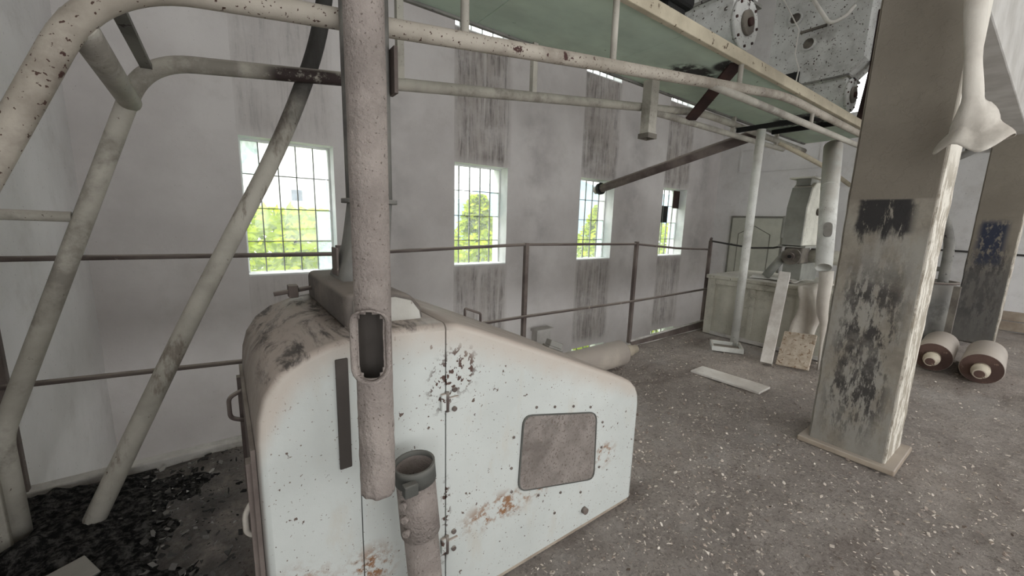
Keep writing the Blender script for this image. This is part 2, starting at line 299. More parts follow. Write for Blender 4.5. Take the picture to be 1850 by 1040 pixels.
# ------------------------------------------------------------------ mesh builder
class MB:
    def __init__(s): s.bm = bmesh.new()
    def box(s, x0, x1, y0, y1, z0, z1, M=None):
        vs = [s.bm.verts.new(Vector(p) if M is None else M @ Vector(p)) for p in
              [(x0,y0,z0),(x1,y0,z0),(x1,y1,z0),(x0,y1,z0),(x0,y0,z1),(x1,y0,z1),(x1,y1,z1),(x0,y1,z1)]]
        for f in ((0,3,2,1),(4,5,6,7),(0,1,5,4),(1,2,6,5),(2,3,7,6),(3,0,4,7)): s.bm.faces.new([vs[i] for i in f])
        return s
    def frame(s, d):
        d = d.normalized(); u = Vector((0,0,1)) if abs(d.z) < 0.95 else Vector((1,0,0))
        a = d.cross(u).normalized(); return a, a.cross(d).normalized()
    def tube(s, pts, r, seg=16, caps=True, smooth=True):
        pts = [Vector(p) for p in pts]; rs = r if isinstance(r, (list, tuple)) else [r]*len(pts)
        rings = []; a = None
        for i, p in enumerate(pts):
            d = (pts[min(i+1, len(pts)-1)] - pts[max(i-1, 0)]).normalized()
            if a is None: a, b = s.frame(d)
            else:
                a = (a - d*a.dot(d)).normalized(); b = a.cross(d).normalized()
            rings.append([s.bm.verts.new(p + (a*math.cos(t) + b*math.sin(t))*rs[i]) for t in [2*PI*k/seg for k in range(seg)]])
        for A, B in zip(rings, rings[1:]):
            for k in range(seg):
                f = s.bm.faces.new([A[k], A[(k+1)%seg], B[(k+1)%seg], B[k]]); f.smooth = smooth
        if caps:
            s.bm.faces.new(rings[0][::-1]); s.bm.faces.new(rings[-1])
        return s
    def hollow(s, p0, p1, r0, r1, th=0.004, seg=24):
        """open-ended tube with wall thickness"""
        p0, p1 = Vector(p0), Vector(p1); a, b = s.frame(p1-p0)
        R = []
        for p, r in ((p0, r0), (p1, r1), (p1, r1-th), (p0, r0-th)):
            R.append([s.bm.verts.new(p + (a*math.cos(2*PI*k/seg) + b*math.sin(2*PI*k/seg))*r) for k in range(seg)])
        for i in range(4):
            A, B = R[i], R[(i+1)%4]
            for k in range(seg):
                f = s.bm.faces.new([A[k], A[(k+1)%seg], B[(k+1)%seg], B[k]]); f.smooth = i in (0, 2)
        return s
    def prism(s, poly, axis, a0, a1):
        """polygon (u,v) extruded along axis: 'y' -> (x,z), 'x' -> (y,z), 'z' -> (x,y)"""
        def P(u, v, t): return {'y': (u, t, v), 'x': (t, u, v), 'z': (u, v, t)}[axis]
        A = [s.bm.verts.new(P(u, v, a0)) for u, v in poly]; B = [s.bm.verts.new(P(u, v, a1)) for u, v in poly]
        n = len(poly); s.bm.faces.new(A); s.bm.faces.new(B[::-1])
        for i in range(n): s.bm.faces.new([A[i], B[i], B[(i+1)%n], A[(i+1)%n]])
        return s
    def bevel(s, w, seg=2, ang=0.5):
        s.bm.normal_update()
        ed = [e for e in s.bm.edges if len(e.link_faces) == 2 and e.calc_face_angle(0) > ang]
        bmesh.ops.bevel(s.bm, geom=ed, offset=w, segments=seg, profile=0.5, affect='EDGES'); return s
    def build(s, name, mat, parent=None, smooth=None, loc=None):
        bmesh.ops.recalc_face_normals(s.bm, faces=s.bm.faces)
        me = bpy.data.meshes.new(name)
        if parent is not None and loc is None:
            L = parent.matrix_basis.translation if parent.parent is None else parent.parent.matrix_basis.translation
            bmesh.ops.translate(s.bm, verts=s.bm.verts, vec=-L) if L.length > 0 and not parent.get('_local') else None
        s.bm.to_mesh(me); s.bm.free()
        if smooth:
            for p in me.polygons: p.use_smooth = True
        for m_ in (mat if isinstance(mat, list) else [mat]): me.materials.append(MT[m_] if isinstance(m_, str) else m_)
        o = bpy.data.objects.new(name, me); C.objects.link(o)
        if parent is not None: o.parent = parent
        return o

def fillet(pts, r, n=8):
    """round the inner corners of a polyline"""
    pts = [Vector(p) for p in pts]; rr = r if isinstance(r, (list, tuple)) else [r]*len(pts); out = [pts[0]]
    for i in range(1, len(pts)-1):
        p = pts[i]; a = (pts[i-1]-p); b = (pts[i+1]-p); d = min(rr[i], a.length*0.45, b.length*0.45)
        A = p + a.normalized()*d; B = p + b.normalized()*d
        for k in range(n+1):
            t = k/n; out.append(A*(1-t)**2 + p*2*t*(1-t) + B*t*t)
    out.append(pts[-1]); return out

def tag(o, label, cat, group=None, kind=None):
    if label: o['label'] = label
    if cat: o['category'] = cat
    if group: o['group'] = group
    if kind: o['kind'] = kind
    return o
def thing(name, label, cat, loc=(0, 0, 0), group=None):
    o = bpy.data.objects.new(name, None); C.objects.link(o); o.location = loc; o.empty_display_size = 0.1
    return tag(o, label, cat, group)
def struct(o): o['kind'] = 'structure'; return o

# ------------------------------------------------------------------ the room shell
XL, XR, YW, YB = -0.96, 9.70, 5.0, -4.5          # left wall, end wall, window wall, wall behind the camera
ZB, ZT = -3.3, 6.6
WX = [(0.21 + 2.435*k, 1.10 + 2.435*k) for k in range(4)]
WZ = [(-2.42, -0.87), (0.78, 2.215), (3.90, 5.42)]
def holed_wall(name, mat, axis, u0, u1, t0, t1, holes, revmat=None):
    """wall slab with rectangular holes; axis 'x' runs along X with thickness in Y, 'y' the other way"""
    us = sorted({u0, u1} | {h[i] for h in holes for i in (0, 1)}); zs = sorted({ZB, ZT} | {h[i] for h in holes for i in (2, 3)})
    bm = bmesh.new(); V = {}
    def v(u, t, z):
        k = (round(u, 4), round(t, 4), round(z, 4))
        if k not in V: V[k] = bm.verts.new((u, t, z) if axis == 'x' else (t, u, z))
        return V[k]
    def hole(a, b): return any(h[0]-1e-6 <= a and h[1]+1e-6 >= b[0] and h[0]-1e-6 <= b[0]-0 for h in [])
    for i in range(len(us)-1):
        for j in range(len(zs)-1):
            cu, cz = (us[i]+us[i+1])/2, (zs[j]+zs[j+1])/2
            if any(h[0] < cu < h[1] and h[2] < cz < h[3] for h in holes): continue
            for t in (t0, t1): bm.faces.new([v(us[i], t, zs[j]), v(us[i+1], t, zs[j]), v(us[i+1], t, zs[j+1]), v(us[i], t, zs[j+1])])
    for a, b, c, d in holes:
        for (p, q) in (((a, c), (b, c)), ((b, c), (b, d)), ((b, d), (a, d)), ((a, d), (a, c))):
            pts = [p, q]
            # subdivide along the grid so that edges match
            if p[0] != q[0]: seq = sorted([x for x in us if min(p[0], q[0]) <= x <= max(p[0], q[0])]); seg = [((x, p[1]), (y, p[1])) for x, y in zip(seq, seq[1:])]
            else: seq = sorted([z for z in zs if min(p[1], q[1]) <= z <= max(p[1], q[1])]); seg = [((p[0], x), (p[0], y)) for x, y in zip(seq, seq[1:])]
            for s0, s1 in seg:
                f = bm.faces.new([v(s0[0], t0, s0[1]), v(s1[0], t0, s1[1]), v(s1[0], t1, s1[1]), v(s0[0], t1, s0[1])])
                if revmat: f.material_index = 1
    bmesh.ops.recalc_face_normals(bm, faces=bm.faces)
    me = bpy.data.meshes.new(name); bm.to_mesh(me); bm.free()
    me.materials.append(MT[mat]); 
    if revmat: me.materials.append(MT[revmat])
    o = bpy.data.objects.new(name, me); C.objects.link(o); return struct(o)
holed_wall('wall_back', 'wall_stained', 'x', XL-0.3, XR+0.3, YW, YW+0.38, [(a, b, c, d) for a, b in WX for c, d in WZ], 'reveal')
holed_wall('wall_left', 'wall', 'y', YB, YW, XL-0.3, XL, [(-3.6, -0.9, 0.7, 3.0)], 'reveal')
EW = [(2.42, 3.62, 3.62, 5.0), (-3.0, -1.4, 0.7, 3.0)]
holed_wall('wall_right', 'wall', 'y', YB, YW, XR, XR+0.3, EW, 'reveal')
BW = [(-0.6, 1.3), (1.7, 3.6), (4.0, 5.9), (6.3, 8.2)]
holed_wall('wall_front', 'wall', 'x', XL-0.3, XR+0.3, YB-0.3, YB, [(a, b, 0.45, 3.1) for a, b in BW] + [(a, b, 3.95, 6.0) for a, b in BW] + [(a, b, -2.6, -0.8) for a, b in BW], 'reveal')  # upper row of unseen openings added to light the upper storey
for a, b in BW: portal('daylight_portal', ((a+b)/2, YB-0.15, 1.775), (math.radians(90), 0, 0), b-a, 2.65)
for a, b in BW: portal('daylight_portal', ((a+b)/2, YB-0.15, 4.975), (math.radians(90), 0, 0), b-a, 2.05)
portal('daylight_portal', (XL-0.15, -2.25, 1.85), (math.radians(90), 0, math.radians(-90)), 2.7, 2.3)
portal('daylight_portal', (XR+0.15, -2.2, 1.85), (math.radians(90), 0, math.radians(90)), 1.6, 2.3)

# upper-storey end window, hidden for the most part by the hoppers: frame and panes
KERB = 2.87
def floor_obj():
    nx, ny = 400, 280; x0, x1, y0, y1 = XL, XR, YB, KERB
    vs, fs = [], []
    for j in range(ny+1):
        for i in range(nx+1):
            x = x0+(x1-x0)*i/nx; y = y0+(y1-y0)*j/ny
            h = mnoise.fractal(Vector((x*3.1, y*3.1, 1.0)), 0.9, 2.0, 5)*0.012 + mnoise.noise(Vector((x*19, y*19, 3)))*0.006 - 0.010
            vs.append((x, y, min(h, 0.006)))
    for j in range(ny):
        for i in range(nx):
            a = j*(nx+1)+i; fs.append((a, a+1, a+nx+2, a+nx+1))
    b = len(vs)
    vs += [(x0, y0, -0.22), (x1, y0, -0.22), (x1, y1, -0.22), (x0, y1, -0.22), (x0, y1, -0.02), (x1, y1, -0.02)]
    fs += [(b, b+3, b+2, b+1), (b+3, b+4, b+5, b+2)]
    me = bpy.data.meshes.new('floor'); me.from_pydata(vs, [], fs); me.materials.append(MT['floor'])
    for p in me.polygons: p.use_smooth = True
    o = bpy.data.objects.new('floor', me); C.objects.link(o); return struct(o)
floor_obj()
struct(MB().box(XL, XR, YB, YW, ZB-0.2, ZB).build('floor_lower', 'floor'))
struct(MB().box(XL-0.3, XR+0.3, YB-0.3, YW+0.38, ZT, ZT+0.2).build('ceiling', 'ceil'))
struct(MB().box(XL, XR, YB, 0.62, 3.30, 3.52).build('ceiling_mezzanine', 'ceil'))
# kerb along the open edge of the floor and the planks at the foot of the end wall
struct(MB().box(XL, 5.62, KERB-0.03, KERB+0.05, -0.22, 0.035).bevel(0.008).build('trim_1', 'kerb'))
bb = bpy.data.objects.new('baseboard_right', None); C.objects.link(bb); struct(bb)
for k, (z0, z1, d) in enumerate(((0.0, 0.145, 0.045), (0.155, 0.30, 0.035))):
    MB().box(XR-d, XR-0.002, -4.4, 0.9, z0, z1).bevel(0.006).build('plank', 'wood', bb)

struct(MB().box(4.12, 4.42, YW-0.14, YW-0.001, -0.75, -0.37).box(4.09, 4.46, YW-0.18, YW-0.001, -0.37, -0.33).build('trim_3', 'ceil'))
# ------------------------------------------------------------------ windows of the window wall
NC, NR = 5, 4
def make_window(i, x0, x1, z0, z1, darks=(), dusty=()):
    wn = bpy.data.objects.new('window_%d' % i, None); C.objects.link(wn); struct(wn)
    y = YW + 0.21; wn.location = (x0, y, z0)
    W, H = x1-x0, z1-z0; t = 0.022
    m = MB()
    for a in ((0, W, 0, t), (0, W, H-t, H)): m.box(a[0], a[1], -0.02, 0.02, a[2], a[3])
    for a in ((0, t), (W-t, W)): m.box(a[0], a[1], -0.02, 0.02, t, H-t)
    wn['_local'] = 1
    m.build('window_frame', 'reveal', wn)
    for k in range(1, NC): MB().box(W*k/NC-0.005, W*k/NC+0.005, -0.012, 0.012, t, H-t).build('glazing_bar', 'winbar', wn)
    for k in range(1, NR): MB().box(t, W-t, -0.010, 0.010, H*k/NR-0.005, H*k/NR+0.005).build('glazing_bar', 'winbar', wn)
    for c in range(NC):
        for r in range(NR):
            mt = 'pane_dusty' if (c, r) in dusty else ('black' if (c, r) in darks else 'pane')
            MB().box(W*c/NC+0.006, W*(c+1)/NC-0.006, -0.003, 0.001, H*r/NR+0.006, H*(r+1)/NR-0.006).build('glass_pane', mt, wn)
    MB().box(0.002, W-0.002, -0.205, -0.021, 0.001, 0.018).build('window_sill', 'reveal', wn)
    return wn
dust_sets = {0: {(4, 0), (4, 1), (0, 3)}, 1: {(0, 2), (4, 2)}, 2: {(4, 0), (4, 1)}, 3: {(4, 1), (0, 3)}}
k = 1
for j, (c, d) in enumerate(WZ):
    for i, (a, b) in enumerate(WX):
        make_window(k, a, b, c, d, darks={(1, 2), (2, 2)} if (j == 1 and i == 3) else (), dusty=dust_sets[i] if j == 1 else {(3, 1)}); k += 1
# end-wall upper window
wn = bpy.data.objects.new('window_%d' % k, None); C.objects.link(wn); struct(wn)
m = MB(); a, b, c, d = EW[0]
for q in ((a, b, c, c+0.03), (a, b, d-0.03, d)): m.box(XR+0.13, XR+0.17, q[0], q[1], q[2], q[3])
for q in ((a, a+0.03), (b-0.03, b)): m.box(XR+0.13, XR+0.17, q[0], q[1], c, d)
m.build('window_frame', 'winbar', wn)
for q in range(1, 4): MB().box(XR+0.14, XR+0.16, a+(b-a)*q/4-0.008, a+(b-a)*q/4+0.008, c+0.03, d-0.03).build('glazing_bar', 'winbar', wn)
for q in range(4): MB().box(XR+0.146, XR+0.15, a+(b-a)*q/4+0.01, a+(b-a)*(q+1)/4-0.01, c+0.03, d-0.03).build('glass_pane', 'pane', wn)
# board across the top corner of the last main window
m = MB().box(8.17, 8.395, 5.165, 5.18, 1.82, 2.20); tag(m.build('rusty_sheet', 'darkrust'), 'rusty brown sheet blocking the top corner of the last main window', 'sheet')

# ------------------------------------------------------------------ pillars and the beam between them
def pillar(x, y0, label, mat, plinth, ztop=3.3):
    p = thing('concrete_pillar', label, 'pillar', (x, y0, 0), 'concrete pillars in a row')
    bm = MB(); nz = 60
    # shaft with slightly chipped arrises
    bm.box(0, 0.4, 0, 0.4, 0, ztop)
    bmesh.ops.subdivide_edges(bm.bm, edges=[e for e in bm.bm.edges if abs(e.verts[0].co.z-e.verts[1].co.z) > 1], cuts=nz)
    bm.bm.normal_update()
    ed = [e for e in bm.bm.edges if abs(e.verts[0].co.z-e.verts[1].co.z) > 1e-4 and e.calc_face_angle(0) > 0.5]
    bmesh.ops.bevel(bm.bm, geom=ed, offset=0.012, segments=2, affect='EDGES')
    for v in bm.bm.verts:
        q = mnoise.noise(Vector((v.co.x*9+x, v.co.y*9, v.co.z*9)))
        if v.co.z < 1.8:
            v.co.x += q*0.006*(1 if v.co.x > 0.2 else 1); v.co.y += q*0.006
        v.co += Vector((x, y0, 0))
    bm.build('shaft', mat, p)
    if plinth:
        MB().box(x-0.045, x+0.445, y0-0.055, y0+0.45, -0.005, 0.032).bevel(0.008).build('plinth', 'wood', p)
    return p
pillar(3.2, 0.42, 'thick square pillar with scraped dark paint, nearest to the camera', 'pillar', True)
pillar(8.15, 0.30, 'square pillar with a dark blue paint mark, behind the two rollers', 'pillar_blue', False)
b = MB().box(3.6, XR, 0.42, 0.82, 2.69, 3.29).bevel(0.01).build('ceiling_beam', 'ceil'); tag(b, 'plastered concrete beam running over the pillars', 'beam')

# ------------------------------------------------------------------ railing at the open floor edge
rl = thing('guard_railing', 'brown steel two-rail guard railing along the open floor edge', 'railing', (-0.9, KERB, 0))
for px in (-0.90, 0.64, 2.26, 3.885, 5.55):
    MB().box(px-0.02, px+0.02, KERB-0.02, KERB+0.02, 0.0, 1.25).bevel(0.004).build('post', 'rail', rl)
MB().tube([(XL+0.01, KERB-0.005, 1.205), (0.7, KERB, 1.19), (2.26, KERB, 1.235), (3.885, KERB, 1.222), (4.7, KERB, 1.16), (5.50, KERB, 1.13)], 0.014, 10).build('top_rail', 'rail', rl)
MB().tube([(XL+0.01, KERB-0.02, 0.60), (0.03, KERB-0.02, 0.545), (2.26, KERB-0.02, 0.56), (3.885, KERB-0.02, 0.55), (5.55, KERB-0.02, 0.568)], 0.014, 10).build('middle_rail', 'rail', rl)
MB().tube([(3.885, KERB-0.02, 0.06), (5.55, KERB-0.02, 0.105)], 0.013, 10).build('bottom_rail', 'kerb', rl)
MB().prism([(3.885, 0.0), (5.55, 0.0), (5.55, 0.09), (3.885, 0.05)], 'y', KERB-0.035, KERB-0.015).build('kick_board', 'rail', rl)
MB().tube(fillet([(5.55, KERB, 1.25), (5.55, KERB, 1.275), (5.50, KERB-0.03, 1.28)], 0.02), 0.018, 10).build('post_cap', 'rail', rl)
m = MB().tube([(5.53, KERB-0.03, 1.245), (5.56, 2.60, 1.215), (5.62, 2.35, 1.185), (5.72, 2.14, 1.20), (5.84, 2.06, 1.232)], 0.012, 8)
tag(m.build('cable', 'cable'), 'dark cable sagging from the railing end post to the ivory mill', 'cable')
m = MB().tube([(XR-0.03, 2.2, 1.19), (XR-0.03, 1.0, 1.17), (XR-0.03, 0.2, 1.155), (XR-0.03, -1.5, 1.12)], 0.016, 8).box(XR-0.03, XR-0.001, 1.48, 1.52, 1.15, 1.20).box(XR-0.03, XR-0.001, -0.52, -0.48, 1.12, 1.17)
tag(m.build('wall_pipe', 'cable'), 'thin dark pipe running along the end wall behind the blue-marked pillar', 'pipe')

# ------------------------------------------------------------------ the overhead gantry: bent pipe frames carrying a sheet deck
gt = thing('overhead_gantry', 'overhead gantry of bent cream pipes carrying a pale green sheet deck', 'gantry', (-0.8, 2.05, 0))
YN, YF = 1.67, 2.45; PR = 0.0355
near = fillet([(-0.80, YN, 0.0), (-0.80, YN, 0.86), (-0.225, YN, 2.075), (4.25, YN, 2.64), (7.15, YN, 2.64)], [0, .06, .22, .35, 0], 12)
far = fillet([(-0.80, YF, 0.0), (-0.80, YF, 0.50), (-0.215, YF, 2.085), (4.25, YF, 2.64), (7.15, YF, 2.60)], [0, .06, .17, .35, 0], 12)
def dense(pts, n=6):
    out = []
    for A, B in zip(pts, pts[1:]):
        k = max(1, int((B-A).length/0.25))
        out += [A.lerp(B, i/k) for i in range(k)]
    return out+[pts[-1]]
MB().tube(dense(near), PR, 24).build('frame_pipe', 'pipe_rust', gt)
MB().tube(dense(far), PR, 24).build('frame_pipe', 'pipe_far', gt)
MB().tube(dense([Vector((2.98, YN, 2.47)), Vector((7.1, YN, 2.51))]), 0.030, 18).build('tie_pipe', 'pipe', gt)
MB().tube(dense([Vector((3.3, YF, 2.50)), Vector((6.4, YF, 2.53))] ), 0.030, 18).build('tie_pipe', 'pipe', gt)
MB().tube([(6.2, YF, 2.60), (6.9, YF, 2.56), (8.2, YF, 2.46), (9.55, YF, 2.28)], 0.035, 14).build('brace_pipe', 'beam', gt)
# cross struts between the two frames at the bend and higher up
MB().tube([(-0.275, YN, 1.95), (-0.275, YF, 1.905)], 0.040, 18).build('cross_strut', 'pipe', gt)
MB().box(-0.225, -0.185, YN, YF, 2.045, 2.065).build('cross_strap', 'pipe_dark', gt)
MB().tube([(-0.5, YF, 1.41), (XL+0.005, YF, 1.42)], 0.022, 14).build('side_rung', 'pipe', gt)
for x, zb in ((0.93, 2.215), (1.90, 2.345), (3.39, 2.53)): MB().tube([(x, YN, zb), (x, YN, 2.74)], 0.019, 12).build('hanger_post', 'pipe', gt)
MB().tube([(4.95, YN, 2.50), (4.95, YN, 2.64)], 0.018, 12).build('hanger_post', 'pipe', gt)
for x, zb in ((0.93, 2.20), (1.94, 2.33), (3.34, 2.50)): MB().box(x-0.02, x+0.02, YF-0.02, YF+0.02, zb, 2.72).build('hanger_post', 'pipe', gt)
for x, zb in ((4.95, 2.52), (6.15, 2.54)): MB().box(x-0.02, x+0.02, YF-0.02, YF+0.02, zb, 2.72).build('hanger_post', 'pipe', gt)
for x0, x1 in ((0.30, 1.46), (1.464, 2.626), (2.63, 4.40), (4.404, 7.2)):
    m = MB().box(x0, x1, YN-0.01, YF+0.01, 2.715, 2.722); m.build('deck_sheet', 'deck', gt)
MB().box(0.30, 7.2, YN-0.025, YN+0.02, 2.70, 2.79).bevel(0.006).build('edge_channel', 'beam', gt)
MB().box(0.30, 7.2, YF+0.011, YF+0.04, 2.70, 2.75).bevel(0.004).build('edge_channel', 'pipe_dark', gt)
for x, z in ((5.01, 2.545), (5.95, 2.66)): MB().box(x-0.02, x+0.02, YN+0.02, YF-0.02, z, z+0.05).build('cross_bearer', 'black', gt)
MB().box(-0.86, -0.812, YF-0.06, YF+0.06, 0.0, 0.40).bevel(0.006).build('foot_plate', 'pipe', gt)

# slanting pipe from the floor up past the gantry
sp = fillet([(-0.594, 2.375, -0.01), (-0.13, 2.42, 0.98), (0.30, 2.50, 1.83), (0.53, 2.545, 2.42), (0.60, 2.56, 3.0), (0.62, 2.56, 6.59)], [0, .3, .4, .3, .25, 0], 8)
MB_ = MB().tube(dense(sp), 0.041, 22)
tag(MB_.build('slanting_pipe', 'pipe_sooty'), 'long cream pipe slanting up from the dark dirt at left past the first window', 'pipe')

# short square chute, brown spout, dark plank
t = thing('square_chute', 'short square cream chute hanging below the green deck', 'chute', (3.22, 2.40, 2.7))
MB().box(3.165, 3.275, 2.315, 2.405, 2.25, 2.714).build('chute_body', 'pipe', t)
m = MB()
m.box(3.155, 3.285, 2.305, 2.318, 2.22, 2.262).box(3.155, 3.285, 2.402, 2.415, 2.22, 2.262).box(3.155, 3.168, 2.318, 2.402, 2.22, 2.262).box(3.272, 3.285, 2.318, 2.402, 2.22, 2.262)
m.build('mouth_rim', 'motor', t)
t = thing('brown_spout', 'long brown spout pipe running from under the deck out through the third window', 'spout', (5.73, 5.0, 2.09))
MB().tube([(5.735, 5.25, 2.05), (5.735, 5.02, 2.095), (5.735, 2.50, 2.655)], 0.072, 20).build('spout_pipe', 'rail', t)
MB().tube([(5.735, 5.10, 2.078), (5.735, 5.165, 2.066)], 0.105, 20).build('end_collar', 'black', t)
Mx = Matrix.Translation((3.72, 2.10, 2.61)) @ Matrix.Rotation(math.radians(-40), 4, 'Z') @ Matrix.Rotation(math.radians(-12), 4, 'X')
m = MB().box(-0.055, 0.055, -0.55, 0.42, -0.01, 0.01, Mx); tag(m.build('dark_strip', 'darkrust'), 'dark brown metal strip sticking out under the green deck', 'strip')
# ------------------------------------------------------------------ main pipe in front of the hooded machine, with its oval port
def pipe_with_port():
    cx, cy, r = 0.283, 0.95, 0.0425; z0, z1 = 0.745, 3.28
    t = thing('dust_caked_pipe', 'thick vertical dust-caked pipe with an oval opening, hanging before the hooded machine', 'pipe', (cx, cy, z0))
    az = math.atan2(-cy, -cx) - 0.22          # port faces the camera, turned a little to its left
    pc, hw, hh = 1.150, 0.0335, 0.082         # port centre height, half width on the arc, half height
    seg, bm = 72, bmesh.new(); zs = [z0 + 0.012*i for i in range(int((1.32-z0)/0.012))] + [1.35+0.1*i for i in range(20)]; zs[-1] = z1
    V = []
    for z in zs:
        row = []
        for k in range(seg):
            a = 2*PI*k/seg; rr = r + 0.0022*mnoise.noise(Vector((math.cos(a)*3.2, math.sin(a)*3.2, z*26)))*(1.6 if z < 1.0 else 0.7)
            dz = 0.006*mnoise.noise(Vector((math.cos(a)*2, math.sin(a)*2, 5))) if z == z0 else 0
            row.append(bm.verts.new((cx+math.cos(a)*rr, cy+math.sin(a)*rr, z+dz)))
        V.append(row)
    def inside(z, a, f=1.0):
        d = (a-az+PI) % (2*PI) - PI; u = abs(d*r)/(hw*f); v = abs(z-pc)-(hh-hw)
        return abs(d) < 1.4 and (math.hypot(u*hw*f, max(v, 0)) < hw*f)
    for i in range(len(zs)-1):
        for k in range(seg):
            if inside((zs[i]+zs[i+1])/2, 2*PI*(k+0.5)/seg): continue
            f = bm.faces.new([V[i][k], V[i][(k+1)%seg], V[i+1][(k+1)%seg], V[i+1][k]]); f.smooth = True
    bm.normal_update()
    bmesh.ops.delete(bm, geom=[v for v in bm.verts if not v.link_faces], context='VERTS')
    me = MB(); me.bm.free(); me.bm = bm
    o = me.build('pipe_shell', ['rough_pipe', 'strip'], t)
    so = o.modifiers.new('wall', 'SOLIDIFY'); so.thickness = 0.003; so.offset = -1; so.material_offset = 1
    # oval collar around the port
    ring = []
    for q in range(48):
        th = 2*PI*q/48; u = math.cos(th)*(hw+0.003); v = math.sin(th)*(hw+0.003)+math.copysign(hh-hw, math.sin(th))
        ring.append((u, v))
    mb = MB(); R = []
    for (ex, dr) in ((0.0, -0.004), (0.0, 0.016), (0.0035, 0.016), (0.0035, -0.004)):
        row = []
        for (u, v) in ring:
            n_ = math.hypot(u, v); k_ = 1 + ex/hw*1.0
            a = az + (u*k_)/r*0.98
            row.append(mb.bm.verts.new((cx+math.cos(a)*(r+dr), cy+math.sin(a)*(r+dr), pc+v+math.copysign(ex, v))))
        R.append(row)
    for i in range(4):
        A, B = R[i], R[(i+1) % 4]
        for k_ in range(48): mb.bm.faces.new([A[k_], A[(k_+1)%48], B[(k_+1)%48], B[k_]])
    mb.build('port_collar', 'rough_pipe', t, smooth=True)
pipe_with_port()

# ------------------------------------------------------------------ the white hooded machine
hm = thing('hooded_machine', 'large white enamelled machine with a sloping hood and chipped paint', 'machine', (0.03, 1.13, 0))
Y0, Y1 = 1.13, 1.90
prof = [(0.03, 0.03), (0.03, 0.86), (0.036, 0.92), (0.053, 0.98), (0.088, 1.035), (0.14, 1.073), (0.21, 1.098), (0.287, 1.112),
        (0.42, 1.117), (0.568, 1.113), (0.62, 1.105), (0.70, 1.075), (0.905, 0.987), (1.18, 0.868), (1.444, 0.752), (1.53, 0.713), (1.585, 0.683), (1.625, 0.645), (1.648, 0.60), (1.655, 0.55), (1.655, 0.03)]
def zat(x):
    for (a, b), (c, d) in zip(prof[1:-1], prof[2:]):
        if a <= x <= c and c > a: return b + (d-b)*(x-a)/(c-a)
def slice_(xa, xb):
    pts = []
    if xa <= 0.031: pts += [(0.03, 0.03)]
    else: pts += [(xa, 0.03), (xa, zat(xa))]
    pts += [p for p in prof[1:-1] if xa+1e-4 < p[0] < xb-1e-4 or (xa <= 0.031 and p[0] <= 0.0301) ]
    if xb >= 1.654: pts += [(1.655, 0.55), (1.655, 0.03)]
    else: pts += [(xb, zat(xb)), (xb, 0.03)]
    return pts
def shell(xa, xb, name):
    m = MB(); pts = slice_(xa, xb); m.prism(pts, 'y', Y0, Y1); m.bm.normal_update()
    ed = []
    for e in m.bm.edges:
        a, b = e.verts
        if abs(a.co.y-b.co.y) > 1e-5: continue
        if abs(a.co.z-0.03) < 1e-5 and abs(b.co.z-0.03) < 1e-5: continue
        if abs(a.co.x-xa) < 1e-5 and abs(b.co.x-xa) < 1e-5 and xa > 0.031: continue
        if abs(a.co.x-xb) < 1e-5 and abs(b.co.x-xb) < 1e-5 and xb < 1.654: continue
        ed.append(e)
    bmesh.ops.bevel(m.bm, geom=ed, offset=0.022, segments=4, profile=0.5, affect='EDGES')
    o = m.build(name, 'machine', hm)
    for p in o.data.polygons: p.use_smooth = len(p.vertices) == 4 and p.area < 0.25 and abs(p.normal.y) < 0.999
    return o
shell(0.03, 0.284, 'end_panel'); shell(0.2875, 0.5655, 'middle_panel'); shell(0.5705, 1.655, 'hood_door')
MB().box(0.05, 1.63, Y0+0.02, Y1-0.03, 0.05, 0.55).build('inner_frame', 'black', hm)
MB().box(0.01, 1.64, Y0+0.012, Y1-0.02, 0.0, 0.05).build('base_skid', 'wood', hm)
MB().box(0.018, 0.029, Y0+0.02, Y1-0.01, 0.03, 0.84).build('end_cover', 'rail', hm)
for y in (Y0+0.03, Y1-0.06): MB().box(0.006, 0.018, y, y+0.035, 0.03, 0.80).build('cover_strap', 'rail', hm)
MB().tube(fillet([(0.03, 1.80, 0.765), (-0.025, 1.80, 0.74), (-0.025, 1.80, 0.655), (0.03, 1.80, 0.63)], 0.02), 0.008, 10).build('end_handle', 'rail', hm)
MB().tube(fillet([(0.02, 1.22, 0.66), (-0.005, 1.22, 0.62), (-0.005, 1.22, 0.56), (0.02, 1.22, 0.54)], 0.02), 0.008, 8).build('wire_latch', 'cloth', hm)
# inspection window: skewed rounded sheet with frame and bolts
def rrect(c, r, n=5):
    out = []
    for i in range(4):
        p = Vector(c[i]); a = Vector(c[i-1])-p; b = Vector(c[(i+1) % 4])-p
        A = p+a.normalized()*r; B = p+b.normalized()*r
        out += [tuple(A*(1-t)**2+p*2*t*(1-t)+B*t*t) for t in [k/n for k in range(n+1)]]
    return out
cor = [(0.893, 0.376), (1.340, 0.255), (1.328, 0.592), (0.908, 0.695)]
MB().prism(rrect(cor, 0.045), 'y', Y0-0.004, Y0+0.02).build('inspection_window', 'glasswin', hm)
cc = Vector((1.117, 0.48)); big = [tuple(cc+(Vector(p)-cc)*1.03) for p in cor]
ri, ro = rrect(cor, 0.045), rrect(big, 0.048)
m = MB(); R = [[m.bm.verts.new((p[0], y, p[1])) for p in rg] for rg, y in ((ri, Y0), (ri, Y0-0.006), (ro, Y0-0.006), (ro, Y0))]
for i in range(3):
    for k in range(len(ri)): m.bm.faces.new([R[i][k], R[i][(k+1) % len(ri)], R[i+1][(k+1) % len(ri)], R[i+1][k]])
m.build('window_gasket', 'clamp', hm)
hole = [(0.97, .715), (1.07, .69), (1.18, .663), (1.29, .63), (1.38, .53), (1.385, .40), (1.378, .30), (0.86, .62), (0.853, .49), (0.858, .385), (1.0, .31), (1.13, .268), (1.26, .215), (1.10, .18)]
